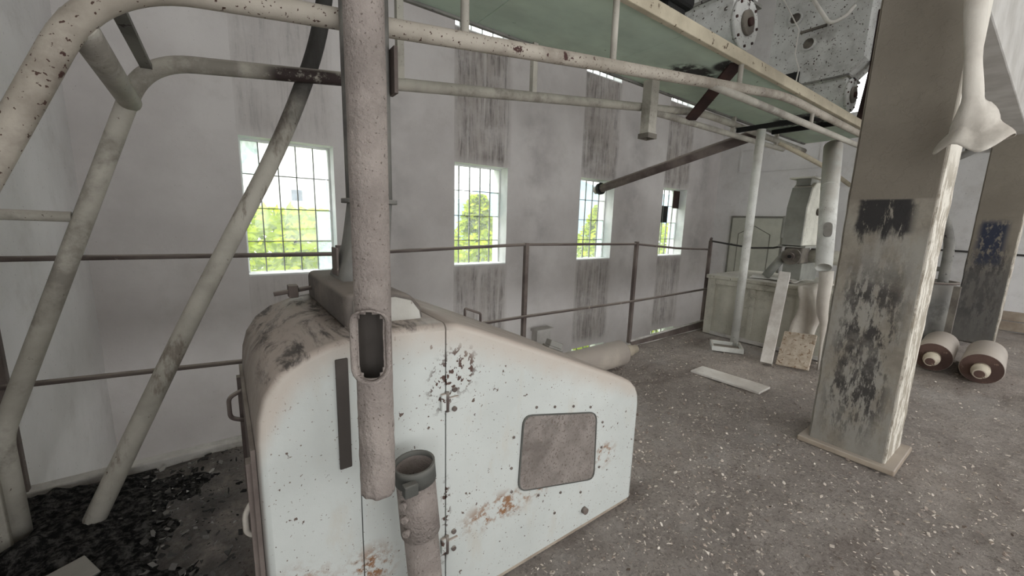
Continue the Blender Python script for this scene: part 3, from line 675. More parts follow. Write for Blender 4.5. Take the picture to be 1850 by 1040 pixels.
for x, z in hole: MB().tube([(x, Y0+0.002, z), (x, Y0-0.004, z)], 0.006, 8).build('bolt', 'rail', hm)
MB().tube([(1.29, Y0+0.002, 0.11), (1.29, Y0-0.018, 0.11)], 0.016, 12).build('lock_button', 'rail', hm)
for z in (0.845, 0.30):
    h = MB().box(0.548, 0.567, Y0-0.012, Y0+0.002, z-0.03, z+0.03).box(0.572, 0.615, Y0-0.010, Y0+0.002, z-0.012, z+0.012).bevel(0.003).build('hinge', 'machine', hm)
    MB().tube([(0.570, Y0-0.008, z-0.035), (0.570, Y0-0.008, z+0.035)], 0.007, 10).build('hinge_pin', 'rail', h)
    for dz in (0.035, -0.035): MB().tube([(0.60, Y0+0.002, z+dz), (0.60, Y0-0.007, z+dz)], 0.009, 10).build('hinge_bolt', 'rail', h)
MB().box(0.228, 0.262, Y0-0.006, Y0+0.002, 0.72, 1.055).bevel(0.003).build('dark_face_strip', 'strip', hm)  # added dark strip for a blurred dark band, not a known part
# lift handles and lugs on the slope, lengthwise joint
sl = math.atan2(0.868-0.987, 1.18-0.905)
for (x, y) in ((1.09, 1.84),):
    z = zat(x); MB().tube(fillet([(x-0.05, y, z+0.018), (x-0.05, y, z+0.065), (x+0.05, y, z+0.025), (x+0.05, y, z-0.025)], 0.012), 0.007, 10).build('lift_handle', 'rail', hm)
x, y = 1.475, 1.60; z = zat(x); Mx = Matrix.Translation((x, y, z)) @ Matrix.Rotation(-sl, 4, 'Y')
MB().box(-0.06, 0.06, -0.03, 0.03, 0.0, 0.012, Mx).box(-0.05, 0.05, -0.022, 0.022, 0.012, 0.045, Mx).bevel(0.004).build('lug_plate', 'grey_pipe', hm)
m = MB()
for xa, xb in zip([0.64, 0.8, 1.0, 1.2, 1.4], [0.8, 1.0, 1.2, 1.4, 1.54]):
    za, zb = zat(xa), zat(xb); vs = [m.bm.verts.new(p) for p in ((xa, 1.700, za+0.002), (xb, 1.700, zb+0.002), (xb, 1.708, zb+0.002), (xa, 1.708, za+0.002))]; m.bm.faces.new(vs)
m.build('lid_joint', 'black', hm)
# inlet boot on top: a rounded box lying across the hood, its right side still white
m = MB().prism([(0.285, 1.095), (0.285, 1.215), (0.44, 1.215), (0.50, 1.195), (0.535, 1.15), (0.545, 1.095)], 'y', 1.24, 1.87); m.bevel(0.022, 3); m.build('inlet_boot', 'boot', hm, smooth=True)
MB().prism([(0.31, 1.10), (0.31, 1.195), (0.44, 1.195), (0.495, 1.178), (0.522, 1.14), (0.53, 1.10)], 'y', 1.232, 1.24).bevel(0.003).build('boot_front_sheet', 'machine_plain', hm)
MB().tube([(0.31, 1.79, 1.155), (0.15, 1.79, 1.135)], 0.009, 10).build('adjusting_screw', 'rail', hm)
MB().box(0.20, 0.235, 1.765, 1.815, 1.118, 1.168).bevel(0.004).build('screw_nut', 'rail', hm)

# grey downpipe standing in the boot
t = thing('grey_downpipe', 'grey downpipe flaring into the inlet boot, mostly hidden behind the dust-caked pipe', 'pipe', (0.48, 1.6, 1.22))
MB().tube([(0.477, 1.6, 1.50), (0.477, 1.6, 2.2), (0.477, 1.6, 3.6), (0.477, 1.6, 6.59)], 0.085, 24).build('pipe_shaft', 'grey_pipe', t)
m = MB(); m.hollow((0.477, 1.6, 1.497), (0.477, 1.6, 1.513), 0.103, 0.103, 0.02); m.build('flange', 'grey_pipe', t)
m = MB(); A = [(0.477+0.083*math.cos(2*PI*k/24), 1.6+0.083*math.sin(2*PI*k/24), 1.495) for k in range(24)]
B = [(0.425+0.088*max(-1, min(1, 1.35*math.cos(2*PI*k/24))), 1.6+0.12*max(-1, min(1, 1.35*math.sin(2*PI*k/24))), 1.21) for k in range(24)]
Av = [m.bm.verts.new(p) for p in A]; Mv = [m.bm.verts.new(Vector(a)*0.62+Vector(b_)*0.38 - Vector((0, 0, 0.05))) for a, b_ in zip(A, B)]; Bv = [m.bm.verts.new(p) for p in B]
for P, Q in ((Av, Mv), (Mv, Bv)):
    for k in range(24): m.bm.faces.new([P[k], P[(k+1) % 24], Q[(k+1) % 24], Q[k]])
m.build('flared_foot', 'grey_pipe', t, smooth=True)
MB().box(0.338, 0.347, 1.56, 1.64, 1.225, 1.33).bevel(0.003).build('inspection_flap', 'rail', t)
MB().box(0.556, 0.570, 1.52, 1.58, 1.90, 2.06).build('side_plate', 'rail', t)

# short open sampling tube in front of the seam
t = thing('open_tube', 'short open-topped tube with a dark clamp, standing before the hooded machine', 'tube', (0.46, 1.0, 0))
a, b_ = Vector((0.402, 1.0, 0.752)), Vector((0.462, 1.0, -0.01)); L = (b_-a)
MB().hollow(a+L*0.02, a+L*0.30, 0.056, 0.058, 0.004).build('tube_collar', 'rough_pipe', t)
MB().hollow(a+L*0.28, b_, 0.051, 0.051, 0.004).build('tube_body', 'rough_pipe', t)
MB().hollow(a, a+L*0.07, 0.0595, 0.0595, 0.006).build('clamp_band', 'clamp', t)
MB().box(0.345, 0.385, 0.925, 0.950, 0.70, 0.735).bevel(0.004).build('clamp_lug', 'clamp', t)
for q in (0.13, 0.19, 0.25):
    p = a+L*q; MB().tube([p+Vector((-0.047, -0.028, 0)), p+Vector((-0.060, -0.038, 0))], 0.010, 10).build('rivet', 'rough_pipe', t)

# ------------------------------------------------------------------ rollers on the floor
def roller(label, p, direction, length, r, group=None):
    d = Vector(direction).normalized(); p = Vector(p); t = thing('mill_roller', label, 'roller', tuple(p), group)
    e = p + d*length
    m = MB().tube([p+d*0.004, p+d*0.012, e-d*0.012, e-d*0.004], [r-0.006, r, r, r-0.006], 32, caps=False); m.build('shell', 'rollerw', t)
    for q, s in ((p, 1), (e, -1)):
        MB().tube([q+d*s*0.005, q+d*s*0.03], r-0.004, 32).build('end_face', 'rollerend', t)
        sh = MB().tube([q+d*s*0.006, q-d*s*0.15, q-d*s*0.155, q-d*s*0.24], [0.062, 0.062, 0.045, 0.045], 20).build('shaft', 'shaft', t)
        MB().tube([q-d*s*0.236, q-d*s*0.245], 0.036, 16).build('shaft_end', 'rollerend', sh)
        MB().tube([q-d*s*0.07, q-d*s*0.085], 0.066, 20).build('shaft_ring', 'shaft', sh)
    return t
roller('pale roller lying behind the hooded machine, at the railing', (2.25, 2.50, 0.128), (1, 0.0, 0), 1.02, 0.13, 'mill rollers lying on the floor')
roller('mill roller with a brown end face, half hidden by the near pillar', (6.02, 0.60, 0.148), (1, 0.05, 0), 0.85, 0.15, 'mill rollers lying on the floor')
roller('mill roller with a brown end face, right of its twin, below the blue-marked pillar', (5.93, 0.255, 0.148), (1, 0.03, 0), 0.85, 0.15, 'mill rollers lying on the floor')

# ------------------------------------------------------------------ storage bin at the end with the ivory mill on it
bn = thing('storage_bin', 'long pale painted wooden bin standing in the far corner by the railing', 'bin', (5.3, 2.0, 0))
bx0, bx1, by0, by1, bz = 5.30, 6.45, 0.95, 2.72, 0.76
MB().box(bx0+0.03, bx1, by0, by1, 0.0, bz).build('bin_body', 'binpaint', bn)
MB().box(bx0-0.02, bx1+0.02, by0-0.02, by1+0.02, bz, bz+0.05).bevel(0.01).build('bin_top', 'binpaint', bn)
MB().box(bx0, bx0+0.03, by1-0.10, by1, 0.0, bz).bevel(0.006).build('corner_board', 'binpaint', bn)
MB().box(bx0, bx0+0.03, by0, by1-0.102, bz-0.07, bz).bevel(0.006).build('top_board', 'binpaint', bn)
MB().box(bx0-0.01, bx0+0.03, by0, by1-0.102, 0.0, 0.045).bevel(0.006).build('bottom_board', 'kerb', bn)
for y in (1.22, 1.62, 2.12): MB().box(bx0+0.012, bx0+0.03, y, y+0.05, 0.045, bz-0.07).build('batten', 'binpaint', bn)
def sheet(name, cx, cy, cz, sx, sy, rot, mat, label, cat, amp=0.012, n=12):
    vs, fs = [], []
    for j in range(n+1):
        for i in range(n+1):
            u, v = (i/n-0.5)*sx, (j/n-0.5)*sy
            h = 0.004 + amp*(0.6+mnoise.noise(Vector((u*9+cx, v*9+cy, 0)))) if amp else 0.004
            x = cx+u*math.cos(rot)-v*math.sin(rot); y = cy+u*math.sin(rot)+v*math.cos(rot)
            vs.append((x, y, cz+max(h, 0.002)))
    for j in range(n):
        for i in range(n):
            a = j*(n+1)+i; fs.append((a, a+1, a+n+2, a+n+1))
    me = bpy.data.meshes.new(name); me.from_pydata(vs, [], fs); me.materials.append(MT[mat])
    for p in me.polygons: p.use_smooth = True
    o = bpy.data.objects.new(name, me); C.objects.link(o); s = o.modifiers.new('t', 'SOLIDIFY'); s.thickness = 0.002
    return tag(o, label, cat)
sheet('paper_sheet', 5.62, 2.18, bz+0.05, 0.34, 0.26, 0.3, 'paper', 'crumpled pale paper on the bin top, nearest the railing post', 'paper')
sheet('paper_sheet', 5.60, 1.86, bz+0.05, 0.40, 0.30, -0.2, 'paper', 'crumpled pale paper on the bin top, below the mill', 'paper', 0.03)
m = MB().box(5.40, 5.47, 1.80, 1.93, bz+0.052, bz+0.085).bevel(0.01); tag(m.build('dark_scrap', 'rail'), 'small dark metal scrap on the bin top', 'scrap')
# plank, sacking and board leaning on the bin
def beam_between(name, p, q, w_, t_, mat, label, cat, roll=0.0):
    p, q = Vector(p), Vector(q); d = (q-p).normalized(); s = Vector((0, 1, 0)); s = (s-d*s.dot(d)).normalized(); n_ = d.cross(s)
    if roll: s, n_ = s*math.cos(roll)+n_*math.sin(roll), n_*math.cos(roll)-s*math.sin(roll)
    m = MB(); vs = []
    for e in (p, q):
        for a, c_ in ((-1, -1), (1, -1), (1, 1), (-1, 1)): vs.append(m.bm.verts.new(e+s*a*w_/2+n_*c_*t_/2))
    for f in ((0, 1, 2, 3), (7, 6, 5, 4), (0, 4, 5, 1), (1, 5, 6, 2), (2, 6, 7, 3), (3, 7, 4, 0)): m.bm.faces.new([vs[i] for i in f])
    m.bevel(0.006); return tag(m.build(name, mat), label, cat)
beam_between('white_plank', (4.66, 1.66, 0.0), (5.22, 1.80, 0.94), 0.11, 0.09, 'wood_white', 'whitewashed plank leaning against the front of the bin', 'plank', 0.25)
beam_between('chip_board', (4.78, 1.46, 0.0), (5.02, 1.50, 0.33), 0.30, 0.02, 'board', 'mottled brown chipboard offcut leaning below the sacking', 'board')
def drape():
    vs, fs = [], []; n, k = 40, 16
    for i in range(n+1):
        s = i/n
        for j in range(k+1):
            v = j/k
            if s < 0.25: x = 5.66-(s/0.25)*0.40; z = 0.83+0.02*math.sin(v*5)
            else:
                q = (s-0.25)/0.75; x = 5.26-0.19*math.sin(q*PI*0.5)-0.05*math.sin(q*6+v*2.0); z = 0.82-q*0.60
            y = 1.38+0.26*v*(1-0.15*s)+0.02*math.sin(s*9)
            x += 0.03*math.sin(v*9+s*4)*(1 if s > 0.25 else 0.2); z += 0.006*math.sin(v*14+s*9) + (0.01 if s < 0.25 else 0)
            vs.append((x, y, z))
    for i in range(n):
        for j in range(k): a = i*(k+1)+j; fs.append((a, a+1, a+k+2, a+k+1))
    me = bpy.data.meshes.new('sacking'); me.from_pydata(vs, [], fs); me.materials.append(MT['cloth'])
    for p in me.polygons: p.use_smooth = True
    o = bpy.data.objects.new('sacking', me); C.objects.link(o); s = o.modifiers.new('t', 'SOLIDIFY'); s.thickness = 0.008
    tag(o, 'pale sacking draped over the front edge of the bin', 'sack')
drape()

# ivory mill on the bin
gm = thing('hammer_mill', 'ivory hammer mill with its shaded front coloured grey, standing on the bin', 'mill', (5.72, 1.85, 0.81))
bodyp = [(5.62, 1.25), (5.62, 1.70), (5.70, 1.93), (5.80, 2.00), (6.10, 2.02), (6.30, 1.92), (6.40, 1.70), (6.40, 1.25)]
m = MB().prism(bodyp, 'y', 1.80, 2.02); m.bevel(0.012, 2); m.build('mill_housing', 'grinder', gm)
MB().prism([(5.60, 1.24), (5.60, 1.70), (5.685, 1.94), (5.706, 1.93), (5.622, 1.695), (5.622, 1.24)], 'y', 1.81, 2.01).build('shaded_front', 'grinder_grey', gm)  # grey layer carrying the shade on the housing's ivory side
MB().box(5.595, 5.65, 2.005, 2.04, 1.33, 1.60).bevel(0.01).build('side_door', 'grinder_grey', gm)
m = MB().box(5.72, 5.98, 1.84, 1.99, 1.97, 2.045); m.build('inlet_neck', 'grinder_grey', gm)
MB().box(5.66, 6.04, 1.79, 2.05, 2.045, 2.062).build('inlet_flange', 'grinder', gm)
MB().box(5.60, 6.44, 1.76, 2.05, 1.225, 1.25).build('bed_plate', 'grinder_grey', gm)
MB().box(5.66, 5.92, 1.80, 2.0, 1.03, 1.226).bevel(0.02).build('bearing_block', 'motor', gm)
w_ = MB().tube([(5.66, 1.90, 1.115), (5.615, 1.90, 1.115)], 0.10, 24).build('pulley', 'motor', gm)
MB().tube([(5.62, 1.90, 1.115), (5.58, 1.90, 1.115)], 0.045, 16).build('pulley_hub', 'rail', w_)
MB().tube([(5.59, 1.90, 1.115), (5.565, 1.90, 1.115)], 0.02, 12).build('shaft_nut', 'black', w_)
MB().box(5.70, 6.25, 1.80, 2.0, 0.81, 1.03).build('pedestal', 'grinder_grey', gm)
MB().tube([(5.95, 1.80, 1.13), (5.95, 1.20, 1.10)], 0.085, 22).build('side_duct', 'grinder', gm)
MB().tube([(5.74, 1.99, 1.15), (5.64, 2.16, 0.83)], 0.05, 18).build('outlet_pipe', 'grinder_grey', gm)
h = MB().tube([(5.95, 1.795, 1.66), (5.95, 1.77, 1.66)], 0.045, 18).build('knob_plate', 'motor', gm)
MB().tube([(5.95, 1.77, 1.66), (5.95, 1.74, 1.66)], 0.025, 14).build('knob', 'rail', h)

# white downpipe before the mill, its port patch and the sleeve tied under it
t = thing('white_downpipe', 'white downpipe in front of the mill, open at its lower end', 'pipe', (4.82, 1.34, 1.06))
pa, pb = Vector((4.82, 1.335, 1.075)), Vector((5.97, 1.75, 2.425))
MB().hollow(pa, pb, 0.070, 0.094, 0.006).build('pipe_shaft', 'white_pipe', t)
ring = rrect([(-0.045, -0.075), (0.045, -0.075), (0.045, 0.075), (-0.045, 0.075)], 0.045, 6)
ax_ = (pb-pa).normalized(); d = Vector((-0.90, -0.36, 0.25)); d = (d-ax_*d.dot(ax_)).normalized(); s_ = ax_.cross(d); c0 = pa.lerp(pb, 0.24) + d*0.070
m = MB(); A = [m.bm.verts.new(c0+s_*u*0.8+ax_*v*1.3) for u, v in ring]; B = [m.bm.verts.new(c0+d*0.012+s_*u*0.8+ax_*v*1.3) for u, v in ring]
m.bm.faces.new(B); [m.bm.faces.new([A[k], A[(k+1) % len(A)], B[(k+1) % len(A)], B[k]]) for k in range(len(A))]; m.build('port_cover', 'grey_pipe', t)
pc = pa.lerp(pb, 0.62); MB().tube([pc, pc+(pb-pa)*0.006], 0.087, 20).build('weld_ring', 'white_pipe', t)
m = MB(); pts = [(4.86, 1.318, 1.04), (4.87, 1.31, 0.95), (4.88, 1.315, 0.75), (4.90, 1.305, 0.62), (4.93, 1.29, 0.50), (4.95, 1.285, 0.30), (4.96, 1.283, 0.0)]
m.tube(pts, [0.055, 0.056, 0.050, 0.052, 0.034, 0.014, 0.010], 18); 
for v in m.bm.verts: v.co.x += 0.012*mnoise.noise(v.co*9); v.co.y += 0.012*mnoise.noise(v.co*9+Vector((5, 5, 5)))
tag(m.build('cloth_sleeve', 'cloth', smooth=True), 'limp cloth sleeve hanging below the open end of the white downpipe', 'sleeve')

# slim white pole before the bin, tray at its foot
m = MB().tube([(5.01, 2.16, -0.01), (5.01, 2.16, 2.54)], 0.045, 20); tag(m.build('white_pole', 'white_pipe'), 'slim white pole rising from the floor to the gantry deck, before the bin', 'pole')
def tray():
    Mx = Matrix.Translation((4.88, 2.20, 0.002)) @ Matrix.Rotation(math.radians(-58), 4, 'Z')
    t = thing('metal_tray', 'small rectangular metal tray on the floor at the foot of the white pole', 'tray', (4.88, 2.20, 0))
    MB().box(-0.15, 0.15, -0.21, 0.05, 0.0, 0.012, Mx).build('tray_base', 'rail', t)
    m = MB()
    for q in ((-0.165, -0.145, -0.225, 0.07), (0.145, 0.165, -0.225, 0.07)): m.box(q[0], q[1], q[2], q[3], 0.0, 0.055, Mx)
    for q in ((-0.145, 0.145, -0.225, -0.205), (-0.145, 0.145, 0.05, 0.07)): m.box(q[0], q[1], q[2], q[3], 0.0, 0.055, Mx)
    m.build('tray_rim', 'white_pipe', t)
tray()
# pale board lying in the dust
m = MB().box(-0.115, 0.115, -0.33, 0.31, -0.012, 0.010, Matrix.Translation((3.85, 1.68, 0.004)) @ Matrix.Rotation(-0.012, 4, 'X')).bevel(0.004); tag(m.build('floor_board', 'wood_white'), 'pale board half buried in the dust of the open floor', 'board')

# pale olive door painted on the end wall, niche above
dr = bpy.data.objects.new('door_1', None); C.objects.link(dr); struct(dr)
MB().box(XR-0.03, XR-0.001, 3.50, 4.55, -0.1, 1.66).bevel(0.01).build('door_leaf', 'panel', dr)
m = MB()
for q in ((3.47, 3.505), (4.545, 4.58)): m.box(XR-0.036, XR-0.001, q[0], q[1], -0.1, 1.70)
m.box(XR-0.036, XR-0.001, 3.505, 4.545, 1.665, 1.70); m.build('door_frame', 'panel_line', dr)
m = MB(); pl = [(4.38, 0.2), (4.38, 1.30), (4.05, 1.48), (3.72, 1.30), (3.72, 0.2)]
for a, b_ in zip(pl, pl[1:]): m.tube([(XR-0.031, a[0], a[1]), (XR-0.031, b_[0], b_[1])], 0.008, 6)
m.build('door_moulding', 'panel_line', dr)
MB().tube([(XR-0.03, 4.50, 1.05), (XR-0.07, 4.50, 1.05)], 0.02, 10).build('door_knob', 'rail', dr)
m = MB()
for q in ((3.0, 4.55, 3.15, 3.19), (3.0, 4.55, 2.66, 2.70)): m.box(XR-0.02, XR-0.001, q[0], q[1], q[2], q[3])
for q in ((3.0, 3.04), (4.51, 4.55)): m.box(XR-0.02, XR-0.001, q[0], q[1], 2.70, 3.15)
struct(m.build('trim_2', 'wall'))

# grey drum and bent pipes seen past the right side of the near pillar
t = thing('grey_drum', 'tall grey drum standing behind the near pillar, left of the blue-marked one', 'drum', (7.35, 0.92, 0))
MB().hollow((7.35, 0.92, 0.0), (7.35, 0.92, 0.84), 0.26, 0.26, 0.01, 36).build('drum_shell', 'grey_pipe', t)
MB().tube([(7.35, 0.92, 0.015), (7.35, 0.92, 0.03)], 0.25, 30).build('drum_bottom', 'grey_pipe', t)
MB().hollow((7.35, 0.92, 0.825), (7.35, 0.92, 0.85), 0.285, 0.285, 0.03, 36).build('drum_rim', 'rail', t)
MB().box(7.08, 7.16, 0.60, 0.66, 0.0, 0.82).build('corner_post', 'motor', t)
t = thing('bent_pipes', 'grey bent pipework rising from the grey drum behind the near pillar', 'pipe', (7.35, 0.92, 0.8))
MB().tube(fillet([(7.30, 0.78, 0.05), (7.30, 0.78, 1.05), (7.22, 0.78, 1.35), (7.15, 0.92, 1.80), (7.15, 0.97, 2.68)], 0.15), 0.05, 16).build('riser_pipe', 'pipe_dark', t)
MB().tube(fillet([(7.40, 0.95, 0.05), (7.40, 0.95, 1.12), (7.40, 1.25, 1.25)], 0.25), 0.05, 16).build('elbow_pipe', 'pipe_dark', t)
MB().tube([(7.30, 0.80, 1.0), (7.40, 0.95, 1.0)], 0.03, 12).build('link_pipe', 'pipe_dark', t)
m = MB().tube([(5.5, 0.78, 2.07), (5.5, 0.46, 2.245)], 0.03, 14).tube([(5.5, 0.60, 2.165), (5.5, 0.60, 2.689)], 0.024, 12); tag(m.build('dark_pipe', 'pipe_dark'), 'short dark pipe dropping from the beam behind the near pillar', 'pipe')

# cloth sleeve hanging before the pillar
def big_sleeve():
    m = MB(); pts = [(2.83, 0.43, 3.29), (2.84, 0.40, 2.75), (2.85, 0.388, 2.50), (2.80, 0.352, 2.22), (2.86, 0.336, 2.08), (2.93, 0.322, 1.96), (2.955, 0.317, 1.88)]
    rad = [0.07, 0.058, 0.038, 0.029, 0.036, 0.078, 0.13]
    n = 40; P = []; Rr = []
    for i in range(n+1):
        s = i/n*(len(pts)-1); k = min(int(s), len(pts)-2); f = s-k
        P.append(Vector(pts[k]).lerp(Vector(pts[k+1]), f)); f2 = f*f*(3-2*f); Rr.append(rad[k]*(1-f2)+rad[k+1]*f2)
    m.tube(P, Rr, 40, caps=False)
    ax = P[-1]
    for v in m.bm.verts:
        q = max(0.0, (2.3-v.co.z)/0.45); a = math.atan2(v.co.y-0.32, v.co.x-2.92)
        f = 1+q*0.14*math.sin(a*5+1); v.co.x = 2.90+(v.co.x-2.90)*f if q > 0 else v.co.x
        v.co.z += q*0.025*math.sin(a*3)
    o = m.build('hanging_sleeve', 'cloth', smooth=True); s = o.modifiers.new('t', 'SOLIDIFY'); s.thickness = 0.003
    tag(o, 'pale flared cloth sleeve hanging from above beside the near pillar', 'sleeve')
big_sleeve()

# ------------------------------------------------------------------ hoppers with conveyor troughs above the deck
def hopper(x, label, flare=True):
    t = thing('conveyor_hopper', label, 'hopper', (x, 2.1, 3.0), 'conveyor hoppers above the deck')
    r = 0.20; zc = 3.2; ya, yb = 1.93, 2.44
    prof_ = [(x-r-0.03, zc+0.20), (x-r, zc+0.19)] + [(x-r*math.cos(a), zc-r*math.sin(a)) for a in [PI*k/14 for k in range(15)]] + [(x+r, zc+0.19), (x+r+0.03, zc+0.20)]
    m = MB().prism(prof_, 'y', ya, yb); m.build('trough', 'hopper', t)
    MB().box(x-r-0.05, x+r+0.05, ya-0.03, yb+0.03, zc+0.20, zc+0.225).build('trough_flange', 'pipe_dark', t)
    MB().tube([(x, ya, zc+0.01), (x, ya-0.03, zc+0.01)], r+0.012, 32).build('end_cap', 'hopper', t)
    h = MB().tube([(x, ya-0.03, zc+0.01), (x, ya-0.055, zc+0.01)], 0.10, 24).build('bearing_cover', 'motor', t)
    MB().tube([(x, ya-0.05, zc+0.01), (x, ya-0.08, zc+0.01)], 0.035, 14).build('bearing_hub', 'darkrust', h)
    for k in range(8):
        a = 2*PI*k/8; MB().tube([(x+math.cos(a)*0.185, ya-0.025, zc+0.01+math.sin(a)*0.185), (x+math.cos(a)*0.185, ya-0.042, zc+0.01+math.sin(a)*0.185)], 0.012, 8).build('bolt', 'darkrust', t)
    # hopper body: tapered foot and upright box
    fl = [(ya+0.02, 3.425), (yb-0.02, 3.425), (2.88, 3.80), (2.88, 4.75), (1.78, 4.75), (1.78, 3.60)]
    if not flare: fl = [(ya+0.02, 3.425), (yb-0.02, 3.425), (yb-0.02, 4.75), (ya+0.02, 4.75)]
    MB().prism(fl, 'x', x-0.24, x+0.26).build('hopper_body', 'hopper', t)
    for (y, z, q) in ((2.60, 4.30, 0.085), (2.40, 3.92, 0.085)) if flare else ():
        h = MB().hollow((x-0.24, y, z), (x-0.275, y, z), q, q, 0.02, 24).build('port_ring', 'hopper', t)
        MB().tube([(x-0.24, y, z), (x-0.255, y, z)], q-0.022, 20).build('port_cover', 'motor', h)
    MB().box(x-0.26, x-0.24, 2.22, 2.52, 4.08, 4.11).build('clamp_bar', 'motor', t)
    MB().box(x-0.18, x+0.18, 1.95, 2.35, 4.75, ZT-0.01).build('supply_duct', 'grey_pipe', t)
hopper(3.86, 'speckled white conveyor hopper over the deck, the nearer of the two', False)
hopper(6.88, 'speckled white conveyor hopper over the deck, farther off beside the near pillar')
m = MB().tube(fillet([(6.95, 1.74, 4.2), (6.95, 1.73, 3.6), (6.85, 1.72, 3.30), (6.85, 1.76, 2.80)], 0.1), 0.055, 14); tag(m.build('maroon_pipe', 'darkrust'), 'dark maroon pipe beside the farther hopper', 'pipe')
m = MB().tube(fillet([(6.3, 2.55, 4.9), (6.3, 2.38, 4.45), (6.35, 2.10, 3.98), (6.45, 1.98, 4.05), (6.58, 1.94, 4.2)], 0.15), 0.022, 12); tag(m.build('pale_hose', 'bright_cable'), 'pale bent hose hanging in front of the farther hopper', 'hose')
m = MB().tube([(6.3, 2.9, 4.9), (6.45, 2.7, 4.5), (6.52, 2.5, 4.1), (6.55, 2.52, 3.8), (6.56, 2.45, 3.6), (6.50, 2.44, 3.43)], 0.008, 8); tag(m.build('dangling_wire', 'bright_cable'), 'thin pale wire dangling over the farther hopper ports', 'wire')
m = MB().box(6.62, 7.06, 2.46, 2.84, 3.42, 3.60); m.bevel(0.02); tag(m.build('dark_opening_block', 'black'), 'added black block standing in for the dark opening beside the farther trough', 'box')  # added black block standing in for the dark opening here
m = MB().box(2.72, 3.06, 1.90, 2.25, 3.07, 3.36); m.bevel(0.04, 3)
m.box(2.78, 3.0, 1.95, 2.2, 2.79, 3.08); m.box(2.74, 3.04, 1.92, 2.23, 2.7225, 2.79); tag(m.build('black_deck_box', 'black'), 'black box on the deck left of the nearer hopper', 'motor')  # added black box for a dark mass, not a known machine

# ------------------------------------------------------------------ loose stuff on the floor
def chips(name, n, region, mat, smin, smax, label, dens=None, zoff=0.0):
    vs, fs = [], []; i = 0
    while i < n:
        x = random.uniform(region[0], region[1]); y = random.uniform(region[2], region[3])
        if dens and random.random() > dens(x, y): continue
        i += 1; s = smin*(smax/smin)**(random.random()**2); a = random.uniform(0, 2*PI); el = random.uniform(0.12, 0.8); z = zoff+random.uniform(-0.002, 0.006)
        h = s*random.uniform(0.10, 0.35); b = len(vs); k = random.choice((3, 4, 5)); tx, ty = random.uniform(-.5, .5), random.uniform(-.5, .5)
        for lay in (0, 1):
            for q in range(k):
                t_ = 2*PI*q/k+0.4; u, v = math.cos(t_)*s*(0.8+0.2*(q % 2)), math.sin(t_)*s*el
                dx, dy = u*math.cos(a)-v*math.sin(a), u*math.sin(a)+v*math.cos(a)
                vs.append((x+dx, y+dy, z+lay*h+dx*tx+dy*ty))
        fs.append(tuple(range(b+k, b+2*k)))
        for q in range(k): fs.append((b+q, b+(q+1) % k, b+k+(q+1) % k, b+k+q))
    me = bpy.data.meshes.new(name); me.from_pydata(vs, [], fs); me.materials.append(MT[mat])
    o = bpy.data.objects.new(name, me); C.objects.link(o); return tag(o, label, 'debris', None, 'stuff')
def free(x, y):
    if 0.0 < x < 1.67 and 1.1 < y < 1.92: return 0
    if 3.14 < x < 3.65 and 0.36 < y < 0.88: return 0
    if 5.25 < x < 6.5 and 0.9 < y < 2.75: return 0
    return 1
chips('chaff', 16000, (0.9, 8.5, -0.6, 2.8), 'chaff', 0.003, 0.016, 'scattered chaff and flakes over the dusty floor', lambda x, y: free(x, y)*max(0.12, 1.1-x/5.5))
chips('soot_chips', 1600, (-0.85, 0.0, 1.2, 2.8), 'sootchip', 0.004, 0.028, 'dark chips and plaster crumbs in the left corner', None, 0.012)
def mound():
    nx, ny = 90, 110; x0, x1, y0, y1 = -0.94, 0.0, 0.9, 2.83; vs, fs = [], []; H = []
    for j in range(ny+1):
        for i in range(nx+1):
            x = x0+(x1-x0)*i/nx; y = y0+(y1-y0)*j/ny
            q = mnoise.fractal(Vector((x*3.5, y*3.5, 4.0)), 0.8, 2.0, 6)
            e = min(1, (x-x0)/0.05, (y1-y)/0.06); h = 0.028+0.055*q - 0.06*max(0, (x+0.62)/0.42) - 0.02*max(0, (1.8-y))
            h += 0.05*math.exp(-((x+0.55)**2+(y-2.42)**2)/0.09)
            H.append(h); vs.append((x, y, min(0.13, max(-0.03, h))*max(0.0, e) - 0.004))
    for j in range(ny):
        for i in range(nx):
            a = j*(nx+1)+i; q = (a, a+1, a+nx+2, a+nx+1)
            if max(H[k_] for k_ in q) > -0.005: fs.append(q)
    me = bpy.data.meshes.new('dirt_heap'); me.from_pydata(vs, [], fs); me.materials.append(MT['dirt'])
    for p in me.polygons: p.use_smooth = True
    bm = bmesh.new(); bm.from_mesh(me); bmesh.ops.delete(bm, geom=[v for v in bm.verts if not v.link_faces], context='VERTS'); bm.to_mesh(me); bm.free()
    o = bpy.data.objects.new('dirt_heap', me); C.objects.link(o); tag(o, 'black dirt heaped around the feet of the pipes at left', 'dirt', None, 'stuff')
mound()
m = MB().box(-0.10, 0.10, -0.07, 0.07, 0, 0.015, Matrix.Translation((-0.60, 2.02, 0.045)) @ Matrix.Rotation(0.5, 4, 'Z') @ Matrix.Rotation(0.08, 4, 'X')); m.bevel(0.006)
tag(m.build('plaster_slab', 'grey_pipe'), 'flat piece of broken plaster lying in the black dirt', 'rubble')

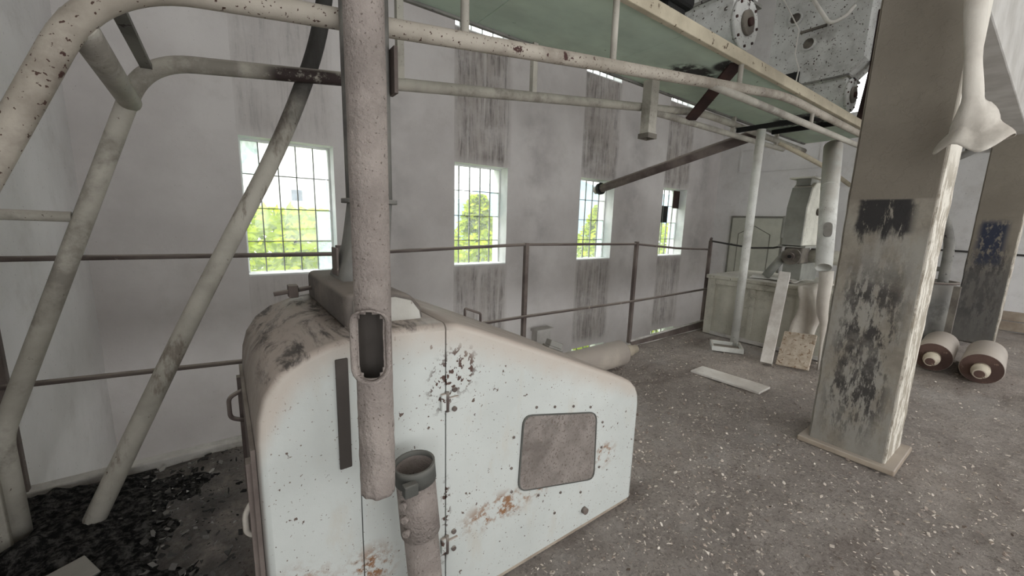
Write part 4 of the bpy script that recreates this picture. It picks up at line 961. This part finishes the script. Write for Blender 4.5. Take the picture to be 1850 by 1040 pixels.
# ------------------------------------------------------------------ outside: ground, trees, a house, a hill
g = MB().box(-60, 90, YW+0.38, 120, ZB-0.3, ZB-0.02).build('ground_outside', 'grass'); struct(g)
def tree(x, y, h, rad, label):
    t = thing('leafy_tree', label, 'tree', (x, y, ZB-0.02), 'trees outside the windows')
    MB().tube([(x, y, ZB-0.05), (x+0.1, y, ZB+h*0.5), (x, y+0.1, ZB+h*0.9)], [0.11, 0.08, 0.03], 8).build('trunk', 'trunk', t)
    vs, fs = [], []
    for i in range(6000):
        u = random.random(); z = ZB+0.6+u*(h-0.6); rr = rad*((1 if u < 0.80 else (1-u)/0.20*0.3+0.12) if h > 5.2 else (1 if u < 0.9 else 0.8))
        a = random.uniform(0, 2*PI); q = rr*math.sqrt(random.random()); p = Vector((x+math.cos(a)*q, y+math.sin(a)*q, z))
        s = random.uniform(0.07, 0.16); d1 = Vector((random.gauss(0, 1), random.gauss(0, 1), random.gauss(0, .7))).normalized(); d2 = d1.orthogonal().normalized()
        b = len(vs); vs += [tuple((p+d1*s-L_)) for L_ in (Vector((x, y, ZB-0.02)),)] + [tuple(p+d2*s*0.5-Vector((x, y, ZB-0.02))), tuple(p-d1*s-Vector((x, y, ZB-0.02))), tuple(p-d2*s*0.5-Vector((x, y, ZB-0.02)))]
        fs.append((b, b+1, b+2, b+3))
    me = bpy.data.meshes.new('foliage'); me.from_pydata(vs, [], fs); me.materials.append(MT['leaf'])
    o = bpy.data.objects.new('foliage', me); C.objects.link(o); o.parent = t; o['kind'] = 'stuff'
for (x, h, rad, l) in ((1.2, 4.85, 1.45, 'broad bright green tree outside the first window'), (5.45, 5.35, 1.40, 'tall bright green tree outside the second window'), (10.15, 5.30, 1.5, 'bright green tree outside the third window'), (14.6, 4.8, 1.5, 'bright green tree outside the fourth window')):
    tree(x, 9.0, h, rad, l)
hs = thing('far_house', 'pale house with a grey roof seen through the first window', 'house', (3.5, 26, ZB))
MB().box(0.5, 5.2, 26, 32, ZB-0.05, 6.6).build('house_wall', 'farwall', hs)
MB().prism([(0.1, 6.6), (5.6, 6.6), (2.85, 8.4)], 'y', 25.6, 32.4).build('house_roof', 'farroof', hs)
for x in (1.3, 3.4): MB().box(x, x+0.55, 25.95, 26.02, 2.2, 2.8).build('house_window', 'farglass', hs)
m = MB(); poly = [(-60, ZB-0.2)] + [(-60+8*i, 6+5*mnoise.noise(Vector((i*0.45, 2, 0)))+(5 if i > 14 else 0)) for i in range(27)] + [(148, ZB-0.2)]
m.prism(poly, 'y', 75, 95); struct(m.build('hill', 'hill'))
